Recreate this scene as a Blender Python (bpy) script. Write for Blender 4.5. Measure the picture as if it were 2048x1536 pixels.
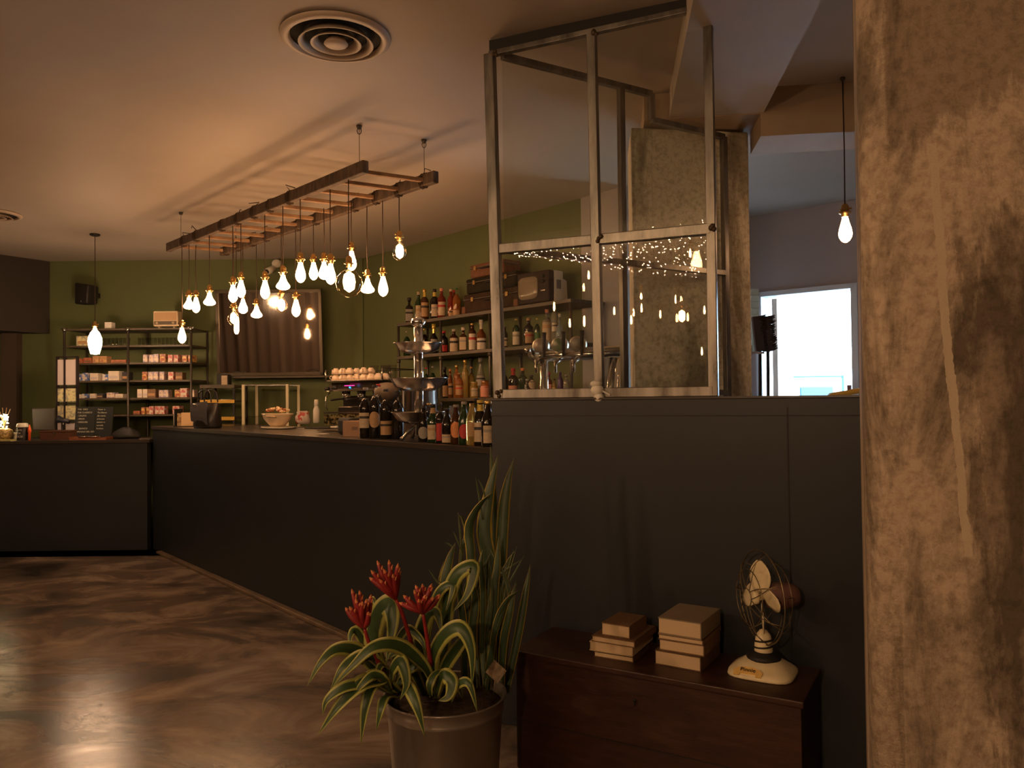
import bpy, math, random
from mathutils import Vector as V, Matrix
random.seed(7)
C = bpy.context.scene.collection
for o in list(bpy.data.objects): bpy.data.objects.remove(o)
# ---------------------------------------------------------------- camera, world, exposure
EYE, FPX = 1.38, 1550.0
PIT, ROLL = math.atan(29/1550), .0105
_f = V((0, math.cos(PIT), math.sin(PIT))); _u0 = V((0, -math.sin(PIT), math.cos(PIT))); _r0 = V((1, 0, 0))
_r = _r0*math.cos(ROLL) - _u0*math.sin(ROLL); _u = _u0*math.cos(ROLL) + _r0*math.sin(ROLL)
cam = bpy.data.objects.new('camera', bpy.data.cameras.new('camera')); C.objects.link(cam)
m = Matrix((_r, _u, -_f)).transposed().to_4x4(); m.translation = V((0, 0, EYE)); cam.matrix_world = m
cam.data.sensor_width = 36; cam.data.lens = 36*FPX/2048; cam.data.clip_start = .05
bpy.context.scene.camera = cam
sc = bpy.context.scene
sc.view_settings.view_transform = 'Standard'; sc.view_settings.look = 'None'
sc.view_settings.exposure = 0.0; sc.view_settings.gamma = 1
world = bpy.data.worlds.new('daylight'); sc.world = world; world.use_nodes = True
bg = world.node_tree.nodes['Background']; bg.inputs[0].default_value = (.55, .78, 1, 1); bg.inputs[1].default_value = 24.0
BULB, WARM, FILL_LAMP = 46.0, (1, .53, .245), 125.0
def ray(u, v): return _f*FPX + _r*(u-1024) - _u*(v-768)
def G(u, v, z):
    d = ray(u, v); return V((0, 0, EYE)) + d*((z-EYE)/d.z)
def D(u, v, Y):
    d = ray(u, v); return V((0, 0, EYE)) + d*(Y/d.y)
dB = V((.66, -.7513, 0)).normalized(); nB = V((.7513, .66, 0)).normalized()     # along the bar, and away from the room
BAR0 = V((-3.393, 7.318, 0))
def W(u, v, P, dr):                                                            # ray meets the vertical plane through P along dr
    n = V((dr.y, -dr.x, 0)); o = V((0, 0, EYE)); d = ray(u, v)
    return o + d*((P-o).dot(n)/d.dot(n))
def ang(d): return math.atan2(d.y, d.x)
# ---------------------------------------------------------------- materials
MATS = {}
def mat(name, col, rough=.6, metal=0, spec=.5, var=0, scale=8, bump=0, bscale=40, col2=None, stretch=(1, 1, 1), emit=0, ecol=None, trans=0, ior=1.45, coat=0, lo=.35, hi=.65, rvar=0):
    if name in MATS: return MATS[name]
    M = bpy.data.materials.new(name); M.use_nodes = True; nt = M.node_tree; N = nt.nodes; L = nt.links
    b = N['Principled BSDF']; c = (*col, 1)
    b.inputs['Base Color'].default_value = c; b.inputs['Roughness'].default_value = rough; b.inputs['Metallic'].default_value = metal
    b.inputs['Specular IOR Level'].default_value = spec; b.inputs['IOR'].default_value = ior
    b.inputs['Transmission Weight'].default_value = trans; b.inputs['Coat Weight'].default_value = coat
    if emit: b.inputs['Emission Color'].default_value = (*(ecol or col), 1); b.inputs['Emission Strength'].default_value = emit
    tc = N.new('ShaderNodeTexCoord'); mp = N.new('ShaderNodeMapping'); mp.inputs['Scale'].default_value = stretch; L.new(tc.outputs['Object'], mp.inputs[0])
    if var or col2 or rvar:
        n = N.new('ShaderNodeTexNoise'); n.inputs['Scale'].default_value = scale; n.inputs['Detail'].default_value = 7; n.inputs['Roughness'].default_value = .6; L.new(mp.outputs[0], n.inputs['Vector'])
        r = N.new('ShaderNodeValToRGB'); r.color_ramp.elements[0].position = lo; r.color_ramp.elements[1].position = hi
        c2 = col2 or tuple(x*(1-var) for x in col); r.color_ramp.elements[0].color = (*c2, 1); r.color_ramp.elements[1].color = c
        L.new(n.outputs[0], r.inputs[0])
        if var or col2: L.new(r.outputs[0], b.inputs['Base Color'])
        if rvar:
            mr = N.new('ShaderNodeMapRange'); mr.inputs[1].default_value = .3; mr.inputs[2].default_value = .7; mr.inputs[3].default_value = rough-rvar; mr.inputs[4].default_value = rough+rvar
            L.new(n.outputs[0], mr.inputs[0]); L.new(mr.outputs[0], b.inputs['Roughness'])
    if bump:
        n2 = N.new('ShaderNodeTexNoise'); n2.inputs['Scale'].default_value = bscale; n2.inputs['Detail'].default_value = 5; L.new(mp.outputs[0], n2.inputs['Vector'])
        bp = N.new('ShaderNodeBump'); bp.inputs['Strength'].default_value = bump; bp.inputs['Distance'].default_value = .01; L.new(n2.outputs[0], bp.inputs['Height']); L.new(bp.outputs[0], b.inputs['Normal'])
    MATS[name] = M; return M
def emitter(name, col, s):
    if name in MATS: return MATS[name]
    M = bpy.data.materials.new(name); M.use_nodes = True; nt = M.node_tree; nt.nodes.clear()
    e = nt.nodes.new('ShaderNodeEmission'); e.inputs[0].default_value = (*col, 1); e.inputs[1].default_value = s
    o = nt.nodes.new('ShaderNodeOutputMaterial'); nt.links.new(e.outputs[0], o.inputs[0]); MATS[name] = M; return M
def pane_mat(name, tint=(.958, .968, .95), ior=1.5):
    M = bpy.data.materials.new(name); M.use_nodes = True; nt = M.node_tree; nt.nodes.clear(); N = nt.nodes; L = nt.links
    t = N.new('ShaderNodeBsdfTransparent'); t.inputs[0].default_value = (*tint, 1); g = N.new('ShaderNodeBsdfGlossy'); g.inputs['Roughness'].default_value = .0
    f = N.new('ShaderNodeFresnel'); ge = N.new('ShaderNodeNewGeometry'); mr = N.new('ShaderNodeMapRange'); mr.inputs[3].default_value = ior; mr.inputs[4].default_value = 1/ior; L.new(ge.outputs['Backfacing'], mr.inputs[0]); L.new(mr.outputs[0], f.inputs[0]); x = N.new('ShaderNodeMixShader'); o = N.new('ShaderNodeOutputMaterial')
    L.new(f.outputs[0], x.inputs[0]); L.new(t.outputs[0], x.inputs[1]); L.new(g.outputs[0], x.inputs[2]); L.new(x.outputs[0], o.inputs[0]); MATS[name] = M; return M
def leaf_mat(name, mid, edge, e0=.62, stripes=0.):
    M = bpy.data.materials.new(name); M.use_nodes = True; nt = M.node_tree; N = nt.nodes; L = nt.links; b = N['Principled BSDF']
    b.inputs['Roughness'].default_value = .46
    at = N.new('ShaderNodeAttribute'); at.attribute_name = 'across'
    r = N.new('ShaderNodeValToRGB'); r.color_ramp.elements[0].position = e0; r.color_ramp.elements[0].color = (*mid, 1); r.color_ramp.elements[1].position = e0+.1; r.color_ramp.elements[1].color = (*edge, 1)
    L.new(at.outputs['Fac'], r.inputs[0])
    tc = N.new('ShaderNodeTexCoord'); n = N.new('ShaderNodeTexNoise'); n.inputs['Scale'].default_value = 30; L.new(tc.outputs['Object'], n.inputs['Vector'])
    mx = N.new('ShaderNodeMixRGB'); mx.blend_type = 'MULTIPLY'; mx.inputs[0].default_value = .5; L.new(r.outputs[0], mx.inputs[1]); L.new(n.outputs[0], mx.inputs[2]); L.new(mx.outputs[0], b.inputs['Base Color'])
    MATS[name] = M; return M
# ---------------------------------------------------------------- mesh builder
class MB:
    def __init__(s): s.v = []; s.f = []; s.m = []; s.sm = []; s.cur = 0; s.a = {}
    def add(s, vs, fs, smooth=False):
        o = len(s.v); s.v += [tuple(x) for x in vs]
        for f in fs: s.f.append([i+o for i in f]); s.m.append(s.cur); s.sm.append(smooth)
        return s
    def box(s, c, d, rz=0, R=None):
        x, y, z = d[0]/2, d[1]/2, d[2]/2; R = R or Matrix.Rotation(rz, 3, 'Z'); c = V(c)
        vs = [c + R @ V((a*x, b*y, e*z)) for a in (-1, 1) for b in (-1, 1) for e in (-1, 1)]
        return s.add(vs, [(0, 1, 3, 2), (4, 6, 7, 5), (0, 4, 5, 1), (2, 3, 7, 6), (0, 2, 6, 4), (1, 5, 7, 3)])
    def beam(s, p, q, w, h, up=V((0, 0, 1))):
        p = V(p); q = V(q); d = (q-p).normalized(); x = d.cross(up)
        if x.length < 1e-4: x = V((1, 0, 0))
        x.normalize(); y = x.cross(d).normalized(); R = Matrix((x, d, y)).transposed()
        return s.box((p+q)/2, (w, (q-p).length, h), R=R)
    def prism(s, poly, z0, z1):
        n = len(poly); vs = [(p[0], p[1], z0) for p in poly]+[(p[0], p[1], z1) for p in poly]
        return s.add(vs, [tuple(reversed(range(n))), tuple(range(n, 2*n))]+[(i, (i+1) % n, n+(i+1) % n, n+i) for i in range(n)])
    def lathe(s, prof, c=(0, 0, 0), n=16, R=None, cap=True, sq=0):
        c = V(c); vs = []; fs = []
        for r, z in prof:
            for i in range(n):
                a = 2*math.pi*(i+.5*(sq > 0))/n; k = 1
                if sq: k = 1/max(abs(math.cos(a)), abs(math.sin(a)))**sq
                p = V((r*k*math.cos(a), r*k*math.sin(a), z)); vs.append(c+(R @ p if R else p))
        for j in range(len(prof)-1):
            for i in range(n): fs.append((j*n+i, j*n+(i+1) % n, (j+1)*n+(i+1) % n, (j+1)*n+i))
        if cap: fs.append(tuple(reversed(range(n)))); fs.append(tuple(range((len(prof)-1)*n, len(prof)*n)))
        return s.add(vs, fs, True)
    def cyl(s, p, q, r, r2=None, n=12):
        p = V(p); q = V(q); d = q-p; R = d.to_track_quat('Z', 'Y').to_matrix(); r2 = r if r2 is None else r2
        return s.lathe([(r, 0), (r2, d.length)], p, n, R)
    def tube(s, pts, r, n=6, closed=False):
        pts = [V(p) for p in pts]; k = len(pts); vs = []; fs = []; prev = None
        for i, p in enumerate(pts):
            t = (pts[(i+1) % k]-pts[i-1]) if closed else (pts[min(i+1, k-1)]-pts[max(i-1, 0)])
            t.normalize(); x = prev - t*prev.dot(t) if prev else t.orthogonal()
            if x.length < 1e-5: x = t.orthogonal()
            x.normalize(); prev = x; y = t.cross(x); rr = r[i] if isinstance(r, (list, tuple)) else r
            for j in range(n): a = 2*math.pi*j/n; vs.append(p+(x*math.cos(a)+y*math.sin(a))*rr)
        m_ = k if closed else k-1
        for i in range(m_):
            for j in range(n): fs.append((i*n+j, i*n+(j+1) % n, ((i+1) % k)*n+(j+1) % n, ((i+1) % k)*n+j))
        if not closed: fs.append(tuple(reversed(range(n)))); fs.append(tuple(range((k-1)*n, k*n)))
        return s.add(vs, fs, True)
    def ball(s, c, r, n=10, sz=1):
        return s.lathe([(max(r*math.sin(math.pi*i/n), 1e-4), -r*sz*math.cos(math.pi*i/n)) for i in range(n+1)], c, n*2 if n < 8 else 16)
def link(name, mb, mats, parent=None, bevel=0, loc=None, rz=0, sub=0):
    me = bpy.data.meshes.new(name); me.from_pydata(mb.v, [], mb.f)
    for x in (mats if isinstance(mats, (list, tuple)) else [mats]): me.materials.append(x)
    me.polygons.foreach_set('material_index', mb.m); me.polygons.foreach_set('use_smooth', mb.sm)
    if mb.a:
        at = me.attributes.new('across', 'FLOAT', 'POINT'); at.data.foreach_set('value', [mb.a.get(i, 0.) for i in range(len(mb.v))])
    me.update(); o = bpy.data.objects.new(name, me); C.objects.link(o)
    if parent: o.parent = parent
    if loc is not None: o.location = loc
    if rz: o.rotation_euler.z = rz
    if bevel:
        b = o.modifiers.new('bevel', 'BEVEL'); b.width = bevel; b.segments = 2; b.limit_method = 'ANGLE'; b.angle_limit = .7
    if sub:
        b = o.modifiers.new('sub', 'SUBSURF'); b.levels = sub; b.render_levels = sub
    return o
def tag(o, label, cat, group=None):
    o['label'] = label; o['category'] = cat
    if group: o['group'] = group
    return o
def thing(name, label, cat, loc=(0, 0, 0), rz=0, group=None):
    o = bpy.data.objects.new(name, None); C.objects.link(o); o.location = loc; o.rotation_euler.z = rz; o.empty_display_size = .1
    return tag(o, label, cat, group)
def struct(name, mb, m, **k):
    o = link(name, mb, m, **k); o['kind'] = 'structure'; return o
def copy_tree(o, parent=None):
    c = o.copy(); C.objects.link(c); c.parent = parent
    for ch in o.children: copy_tree(ch, c)
    return c
ORD = ['zeroth', 'first', 'second', 'third', 'fourth', 'fifth', 'sixth', 'seventh', 'eighth', 'ninth', 'tenth', 'eleventh', 'twelfth', 'thirteenth', 'fourteenth', 'fifteenth', 'sixteenth', 'seventeenth', 'eighteenth', 'nineteenth', 'twentieth', 'twenty-first', 'twenty-second', 'twenty-third', 'twenty-fourth']
def text(name, s, size, m, parent, loc, rot, align='CENTER', ext=.0004):
    cu = bpy.data.curves.new(name, 'FONT'); cu.body = s; cu.size = size; cu.align_x = align; cu.align_y = 'CENTER'; cu.extrude = ext; cu.materials.append(m)
    o = bpy.data.objects.new(name, cu); C.objects.link(o); o.parent = parent; o.location = loc; o.rotation_euler = rot; return o
# ================================================================ SETTING
CEIL = 2.95
XL, XR, YB, YA = -7.6, 3.6, -3.6, 8.55
def floor_mat():
    M = bpy.data.materials.new('polished concrete floor'); M.use_nodes = True; nt = M.node_tree; N = nt.nodes; L = nt.links; b = N['Principled BSDF']
    tc = N.new('ShaderNodeTexCoord'); mp = N.new('ShaderNodeMapping'); mp.inputs['Scale'].default_value = (.9, 1.5, 1); mp.inputs['Rotation'].default_value = (0, 0, .5); L.new(tc.outputs['Object'], mp.inputs[0])
    n = N.new('ShaderNodeTexNoise'); n.inputs['Scale'].default_value = 1.6; n.inputs['Detail'].default_value = 9; n.inputs['Roughness'].default_value = .62; n.inputs['Distortion'].default_value = .9; L.new(mp.outputs[0], n.inputs['Vector'])
    r = N.new('ShaderNodeValToRGB'); e = r.color_ramp.elements; e[0].position = .36; e[0].color = (.03, .024, .019, 1); e[1].position = .66; e[1].color = (.34, .265, .205, 1)
    x = e.new(.5); x.color = (.165, .12, .09, 1); L.new(n.outputs[0], r.inputs[0]); L.new(r.outputs[0], b.inputs['Base Color'])
    mr = N.new('ShaderNodeMapRange'); mr.inputs[1].default_value = .3; mr.inputs[2].default_value = .7; mr.inputs[3].default_value = .28; mr.inputs[4].default_value = .08; L.new(n.outputs[0], mr.inputs[0]); L.new(mr.outputs[0], b.inputs['Roughness'])
    n2 = N.new('ShaderNodeTexNoise'); n2.inputs['Scale'].default_value = 22; n2.inputs['Detail'].default_value = 10; n2.inputs['Roughness'].default_value = .7; L.new(tc.outputs['Object'], n2.inputs['Vector'])
    bp = N.new('ShaderNodeBump'); bp.inputs['Strength'].default_value = .16; bp.inputs['Distance'].default_value = .006; L.new(n2.outputs[0], bp.inputs['Height']); L.new(bp.outputs[0], b.inputs['Normal'])
    b.inputs['Specular IOR Level'].default_value = .75; return M
def concrete_mat(name, light, dark, streak=False, s=2.2):
    M = bpy.data.materials.new(name); M.use_nodes = True; nt = M.node_tree; N = nt.nodes; L = nt.links; b = N['Principled BSDF']; b.inputs['Roughness'].default_value = .8
    tc = N.new('ShaderNodeTexCoord'); mp = N.new('ShaderNodeMapping'); mp.inputs['Scale'].default_value = (2.2, 2.2, .55); L.new(tc.outputs['Object'], mp.inputs[0])
    n = N.new('ShaderNodeTexNoise'); n.inputs['Scale'].default_value = s; n.inputs['Detail'].default_value = 10; n.inputs['Roughness'].default_value = .68; n.inputs['Distortion'].default_value = .5; L.new(mp.outputs[0], n.inputs['Vector'])
    r = N.new('ShaderNodeValToRGB'); e = r.color_ramp.elements; e[0].position = .42; e[0].color = (*dark, 1); e[1].position = .53; e[1].color = (*light, 1)
    x = e.new(.47); x.color = tuple(.55*a+.45*c for a, c in zip(dark, light))+(1,); L.new(n.outputs[0], r.inputs[0])
    n3 = N.new('ShaderNodeTexNoise'); n3.inputs['Scale'].default_value = 38; n3.inputs['Detail'].default_value = 6; n3.inputs['Roughness'].default_value = .7; L.new(tc.outputs['Object'], n3.inputs['Vector'])
    r3 = N.new('ShaderNodeValToRGB'); r3.color_ramp.elements[0].position = .36; r3.color_ramp.elements[0].color = (.5, .46, .42, 1); r3.color_ramp.elements[1].position = .55; r3.color_ramp.elements[1].color = (1, 1, 1, 1); L.new(n3.outputs[0], r3.inputs[0])
    mx = N.new('ShaderNodeMixRGB'); mx.blend_type = 'MULTIPLY'; mx.inputs[0].default_value = .7; L.new(r.outputs[0], mx.inputs[1]); L.new(r3.outputs[0], mx.inputs[2]); out = mx.outputs[0]
    if streak:      # pale run of plaster down the face: a wandering band in x
        sx = N.new('ShaderNodeSeparateXYZ'); L.new(tc.outputs['Object'], sx.inputs[0])
        nz = N.new('ShaderNodeTexNoise'); nz.inputs['Scale'].default_value = 2.2; nz.inputs['Detail'].default_value = 6; L.new(tc.outputs['Object'], nz.inputs['Vector'])
        def math_(op, a, c=None, v=None):
            q = N.new('ShaderNodeMath'); q.operation = op; L.new(a, q.inputs[0])
            if c is not None: L.new(c, q.inputs[1])
            if v is not None: q.inputs[1].default_value = v
            return q.outputs[0]
        def lin(a, ka, b2, kb, c):            # ka*a + kb*b2 + c
            return math_('ADD', math_('ADD', math_('MULTIPLY', a, v=ka), math_('MULTIPLY', b2, v=kb)), v=c)
        X, Z, NZ = sx.outputs['X'], sx.outputs['Z'], nz.outputs[0]
        rel = math_('ADD', lin(X, 1, Z, .062, -.145-1.93*.062), math_('MULTIPLY', math_('ADD', NZ, v=-.5), v=.05))
        nf = N.new('ShaderNodeTexNoise'); nf.inputs['Scale'].default_value = 45; nf.inputs['Detail'].default_value = 5; L.new(tc.outputs['Object'], nf.inputs['Vector']); k = math_('LESS_THAN', math_('ADD', math_('ABSOLUTE', rel), math_('MULTIPLY', math_('ADD', nf.outputs[0], v=-.5), v=.012)), v=.0085)
        k = math_('MULTIPLY', math_('MULTIPLY', k, math_('GREATER_THAN', Z, v=1.03)), math_('LESS_THAN', Z, v=1.93))
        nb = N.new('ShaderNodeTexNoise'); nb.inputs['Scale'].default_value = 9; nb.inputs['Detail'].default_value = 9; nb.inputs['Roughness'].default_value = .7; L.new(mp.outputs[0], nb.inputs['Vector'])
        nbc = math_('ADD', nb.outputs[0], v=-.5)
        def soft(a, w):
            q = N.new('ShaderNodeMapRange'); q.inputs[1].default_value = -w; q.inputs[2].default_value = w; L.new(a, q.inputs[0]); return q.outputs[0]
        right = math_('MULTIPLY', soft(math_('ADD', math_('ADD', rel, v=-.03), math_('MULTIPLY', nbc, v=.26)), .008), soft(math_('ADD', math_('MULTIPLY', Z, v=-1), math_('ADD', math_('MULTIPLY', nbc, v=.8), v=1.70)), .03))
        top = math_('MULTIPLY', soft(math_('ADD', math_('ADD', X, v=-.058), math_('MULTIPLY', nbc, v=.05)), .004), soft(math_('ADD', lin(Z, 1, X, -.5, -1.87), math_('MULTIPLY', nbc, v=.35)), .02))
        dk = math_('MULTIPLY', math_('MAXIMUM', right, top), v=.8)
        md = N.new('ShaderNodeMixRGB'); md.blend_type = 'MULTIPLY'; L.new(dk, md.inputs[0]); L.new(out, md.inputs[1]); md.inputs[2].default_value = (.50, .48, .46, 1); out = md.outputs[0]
        m2 = N.new('ShaderNodeMixRGB'); L.new(k, m2.inputs[0]); L.new(out, m2.inputs[1]); m2.inputs[2].default_value = (.46, .37, .27, 1)
        out = m2.outputs[0]
    L.new(out, b.inputs['Base Color'])
    ad = N.new('ShaderNodeMixRGB'); ad.inputs[0].default_value = .5; L.new(n.outputs[0], ad.inputs[1]); L.new(n3.outputs[0], ad.inputs[2])
    bp = N.new('ShaderNodeBump'); bp.inputs['Strength'].default_value = .6; bp.inputs['Distance'].default_value = .02; L.new(ad.outputs[0], bp.inputs['Height']); L.new(bp.outputs[0], b.inputs['Normal'])
    return M
M_floor = floor_mat()
M_ceil = mat('ceiling paint', (.48, .415, .355), .62, var=.12, scale=.9)
M_green = mat('green wall paint', (.125, .145, .052), .7, var=.15, scale=1.2, bump=.05, bscale=60)
M_grey = mat('grey wall paint', (.34, .31, .315), .7)
M_dark = mat('dark brown wall paint', (.05, .037, .028), .6, var=.2, scale=2)
M_panel = mat('charcoal painted board', (.026, .029, .034), .42, var=.12, scale=1.5, spec=.4)
M_edge = mat('counter top laminate', (.05, .04, .034), .28, var=.3, scale=5, spec=.6)
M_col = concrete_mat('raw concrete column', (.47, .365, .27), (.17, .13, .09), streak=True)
M_pil = concrete_mat('raw concrete pillar', (.82, .73, .60), (.30, .26, .19), s=.85)
M_black = mat('matt black', (.014, .012, .011), .6)
M_steel = mat('brushed bare steel', (.30, .28, .26), .36, metal=.9, var=.6, scale=14, stretch=(1, 1, .2), rvar=.1)
M_chrome = mat('polished chrome', (.8, .78, .75), .1, metal=1)
M_inox = mat('stainless steel', (.62, .58, .54), .22, metal=1)
M_pipe = mat('dark steel pipe', (.10, .085, .07), .45, metal=.7)
M_plank = mat('dark shelf plank', (.11, .085, .055), .5, var=.4, scale=6, stretch=(1, 6, 6))
M_brass = mat('brass', (.75, .48, .18), .25, metal=1)
M_white = mat('white plastic', (.72, .68, .6), .45)
M_cream = mat('cream enamel', (.78, .66, .42), .35, var=.1, scale=20)
M_cord = mat('brown fabric cord', (.045, .025, .014), .8)
M_glass = pane_mat('window glass')
b_ = MB(); b_.box(((XL+XR)/2, (YB+10)/2+1, -.05), (XR-XL+2, 10-YB+3, .1)); struct('floor', b_, M_floor)
b_ = MB(); b_.prism([(XL-.3, YB-.3), (XR+.3, YB-.3), (XR+.3, 5.42), (2.05, 7.0), (-1.3, 9.1), (XL-.3, 9.1)], CEIL, CEIL+.12); struct('ceiling', b_, M_ceil)
CN = V((-1.69, 8.59, 0))                                                       # corner of the two green walls
gA = V((-1.69, YA, 0)); P_B = V((.126, 6.555, 0))
b_ = MB(); b_.box(((XL-1.69)/2, YA+.08, 1.475), (-1.69-XL+.1, .16, 2.95)); struct('wall_back', b_, M_green)
sB = .66; eB = W(1165, 700, P_B, dB); eB.z = 0; cB = CN - dB*.05; qB = W(1256, 700, P_B, dB); qB.z = 0
def slab(p, q, t, z0=0, z1=2.95):
    m_ = MB(); n_ = V((-(q-p).y, (q-p).x, 0)).normalized()*t; return m_.prism([p, q, q+n_, p+n_], z0, z1)
cB = P_B - dB*((P_B.x+1.72)/dB.x)
struct('wall_back_right', slab(cB, eB, .12), M_green)
struct('wall_service', slab(eB, qB, .12), M_grey)
rB = qB + nB*1.72
struct('wall_service_return', slab(qB + nB*.12, rB, .1), M_grey)
cC = V((2.12, 6.753, 0)); dC = (V((2.785, 6.185, 0))-cC).normalized()
d0 = W(1522, 700, cC, dC); d0.z = 0; d1 = W(1713, 700, cC, dC); d1.z = 0
dtop = 1.38+(792-572)/1550*6.3
c_start = cC - dC*1.1; c_end = cC + dC*2.6
nC = V((-dC.y, dC.x, 0))
b_ = slab(c_start, d0, .14); 
for q_ in (slab(d1, c_end, .14), slab(d0, d1, .14, dtop, 2.95)): b_.add(q_.v, q_.f)
struct('wall_far_right', b_, M_grey)
M_frame = mat('pale door frame wood', (.42, .30, .22), .5)
b_ = MB()
for p_, w_ in ((d0, .05), (d1, .05)):
    b_.box((p_+nC*.04).to_tuple()[:2]+(dtop/2,), (w_, .17, dtop), rz=ang(dC))
b_.beam(d0+V((0, 0, dtop-.02))+nC*.04, d1+V((0, 0, dtop-.02))+nC*.04, .17, .04)
dr = struct('door_1', b_, mat('door frame paint', (.5, .55, .6), .5))
b_ = MB(); jp = d0+dC*.09+nC*.1; b_.box((jp.x, jp.y, dtop/2-.02), (.045, .03, dtop-.06), rz=ang(dC)); o = link('door_edge', b_, M_frame, dr)
b_ = MB(); hp = d1 - dC*.05 - nC*.03; b_.box((hp.x, hp.y, 1.38), (.03, .03, .16), rz=ang(dC)); link('door_handle', b_, mat('brown handle', (.2, .09, .06), .5), dr)
# remaining shell
b_ = MB(); b_.box((XL-.08, (YB+YA)/2, 1.475), (.16, YA-YB+.4, 2.95)); struct('wall_left', b_, M_dark)
b_ = MB(); b_.box(((XL+XR)/2, YB-.08, 1.475), (XR-XL+.3, .16, 2.95)); struct('wall_front', b_, M_dark)
b_ = MB(); b_.box((XR+.08, (YB+6)/2, 1.475), (.16, 6-YB+.4, 2.95)); struct('wall_right', b_, M_grey)
# space behind the green walls stays closed
# bulkhead and jamb at far left
b_ = MB(); b_.prism([(-5.10, 8.549), (-6.1, 6.9), (XL+.001, 6.9), (XL+.001, 8.549)], 2.15, 2.949); struct('wall_bulkhead_left', b_, mat('black bulkhead board', (.035, .026, .019), .7))
b_ = MB(); b_.box((-5.49, 8.50, 1.075), (.17, .1, 2.15)); struct('trim_1', b_, mat('dark jamb', (.085, .06, .045), .6))
# beams
M_beam = mat('beam paint', (.46, .40, .35), .65, var=.1, scale=1.5)
x0, x1 = .31, .765
b_ = MB(); y0_, y1_ = -3.59, 4.02
b_.prism([(x0+.13*y0_, y0_), (x1+.135*y0_, y0_), (x1+.135*y1_, y1_), (x0+.13*y1_, y1_)], 2.82, 2.949); struct('trim_2', b_, M_beam)
pA = V((.70, 3.99, 0)); pBm = V((3.59, 3.62, 0)); nn = V((.13, 1, 0)).normalized()*.3
b_ = MB(); pM = pA+(pBm-pA)*.20; b_.prism([pA, pM, pM+nn*1.6, pA+nn*1.6], 2.815, 2.949); b_.prism([pM, pBm, pBm+nn, pM+nn], 2.70, 2.949); struct('trim_3', b_, mat('tan beam paint', (.42, .31, .21), .65, var=.1, scale=3))
# concrete pillar behind the glass, concrete column in the foreground
pl = W(1265, 500, V((.9, 4.09, 0)), V((1, .14, 0))); pr_ = W(1500, 500, V((.9, 4.09, 0)), V((1, .14, 0)))
b_ = MB(); b_.prism([(pl.x, pl.y), (pr_.x, pr_.y), (pr_.x+.05, pr_.y+.45), (pl.x+.05, pl.y+.45)], 0, 2.80)
pil = struct('concrete_pillar', b_, M_pil, bevel=.008); pil['label'] = 'pale patchy concrete pillar behind the glazed screen'
cx = D(1730, 768, 1.75).x
b_ = MB(); r_ = .07
poly = [(0, .6)]+[(r_*(1-math.cos(a)), r_*(1-math.sin(a))) for a in [i*math.pi/2/6 for i in range(7)]]+[(.62, 0), (.62, .6)]
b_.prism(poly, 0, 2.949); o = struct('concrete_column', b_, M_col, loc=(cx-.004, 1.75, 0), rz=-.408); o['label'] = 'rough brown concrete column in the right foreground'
for p_ in o.data.polygons: p_.use_smooth = abs(p_.normal.z) < .5 and p_.area < 1
# partition under the glazed screen
P0 = V((-.09, 3.33, 0)); d1P = V((.868, -.375, 0)).normalized(); n1P = V((-d1P.y, d1P.x, 0))      # n1P points away from camera
TP = 1.372
pe = P0 + d1P*4.1
b_ = MB(); b_.prism([P0, pe, pe+n1P*.09, P0+n1P*.09], 0, TP)
part_ = struct('wall_partition', b_, M_panel, bevel=.003); part_['label'] = 'charcoal half-height partition below the glazed screen'
b_ = MB(); b_.prism([P0-n1P*.006-d1P*.004, pe-n1P*.006, pe+n1P*.094, P0+n1P*.094-d1P*.004], TP, TP+.008); link('cap_strip', b_, M_edge, part_)
b_ = MB()
for t_ in (1.2, 2.42): q_ = P0+d1P*t_-n1P*.0025; b_.box((q_.x, q_.y, TP/2-.01), (.004, .004, TP-.05), rz=ang(d1P))
b_.beam(P0+V((0, 0, TP-.065))-n1P*.0015, pe+V((0, 0, TP-.065))-n1P*.0015, .003, .003); link('joint_line', b_, M_black, part_)
# ---------------------------------------------------------------- glazed screen (front and rear leaf)
M_pane_f = M_glass
def post(m_, p, q, w=.035, d_=.035, ax=None):
    m_.beam(p, q, w, d_, up=ax or d1P)
def zz(p, z): return V((p[0], p[1], z))
f0 = P0+n1P*.045+d1P*.02; f1 = P0+n1P*.045+d1P*.47; f2 = P0+n1P*.045+d1P*.93
t = thing('glazed_screen', 'bare steel framed glass screen standing on the charcoal partition, front leaf', 'glass screen', zz(f0, TP+.008))
def rel(p): return V(p)-V(t.location)
zt = 2.885; zm = 2.03; zb = TP+.028
lean = V((-.028, 0, 0))
b_ = MB(); post(b_, rel(zz(f0, TP+.008)), rel(zz(f0, zt)+lean), .04, .045); link('corner_post', b_, M_steel, t, bevel=.003)
b_ = MB(); post(b_, rel(zz(f1, TP+.008)), rel(zz(f1, zt)+lean*.5), .035, .038); link('post', b_, M_steel, t, bevel=.003)
b_ = MB(); post(b_, rel(zz(f2, TP+.008)), rel(zz(f2, zt+.03)), .035, .036); link('post', b_, M_steel, t, bevel=.003)
for a_, c_ in ((f0, f1), (f1, f2)):
    b_ = MB(); b_.beam(rel(zz(a_, zm)), rel(zz(c_, zm)), .036, .042); link('middle_rail', b_, M_steel, t, bevel=.003)
b_ = MB(); b_.beam(rel(zz(f0, zb)), rel(zz(f2, zb)), .036, .04); link('bottom_rail', b_, M_steel, t, bevel=.003)
b_ = MB(); b_.beam(rel(zz(f0, zt)+lean), rel(zz(f2, zt+.02)), .03, .022); link('top_rail', b_, M_steel, t, bevel=.002)
b_ = MB(); b_.beam(rel(zz(f0, zt+.038))+lean, rel(zz(f2, zt+.045)), .012, .045); link('shade_strip', b_, M_black, t)  # black strip standing in for the shade on the ceiling above the rail
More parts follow.
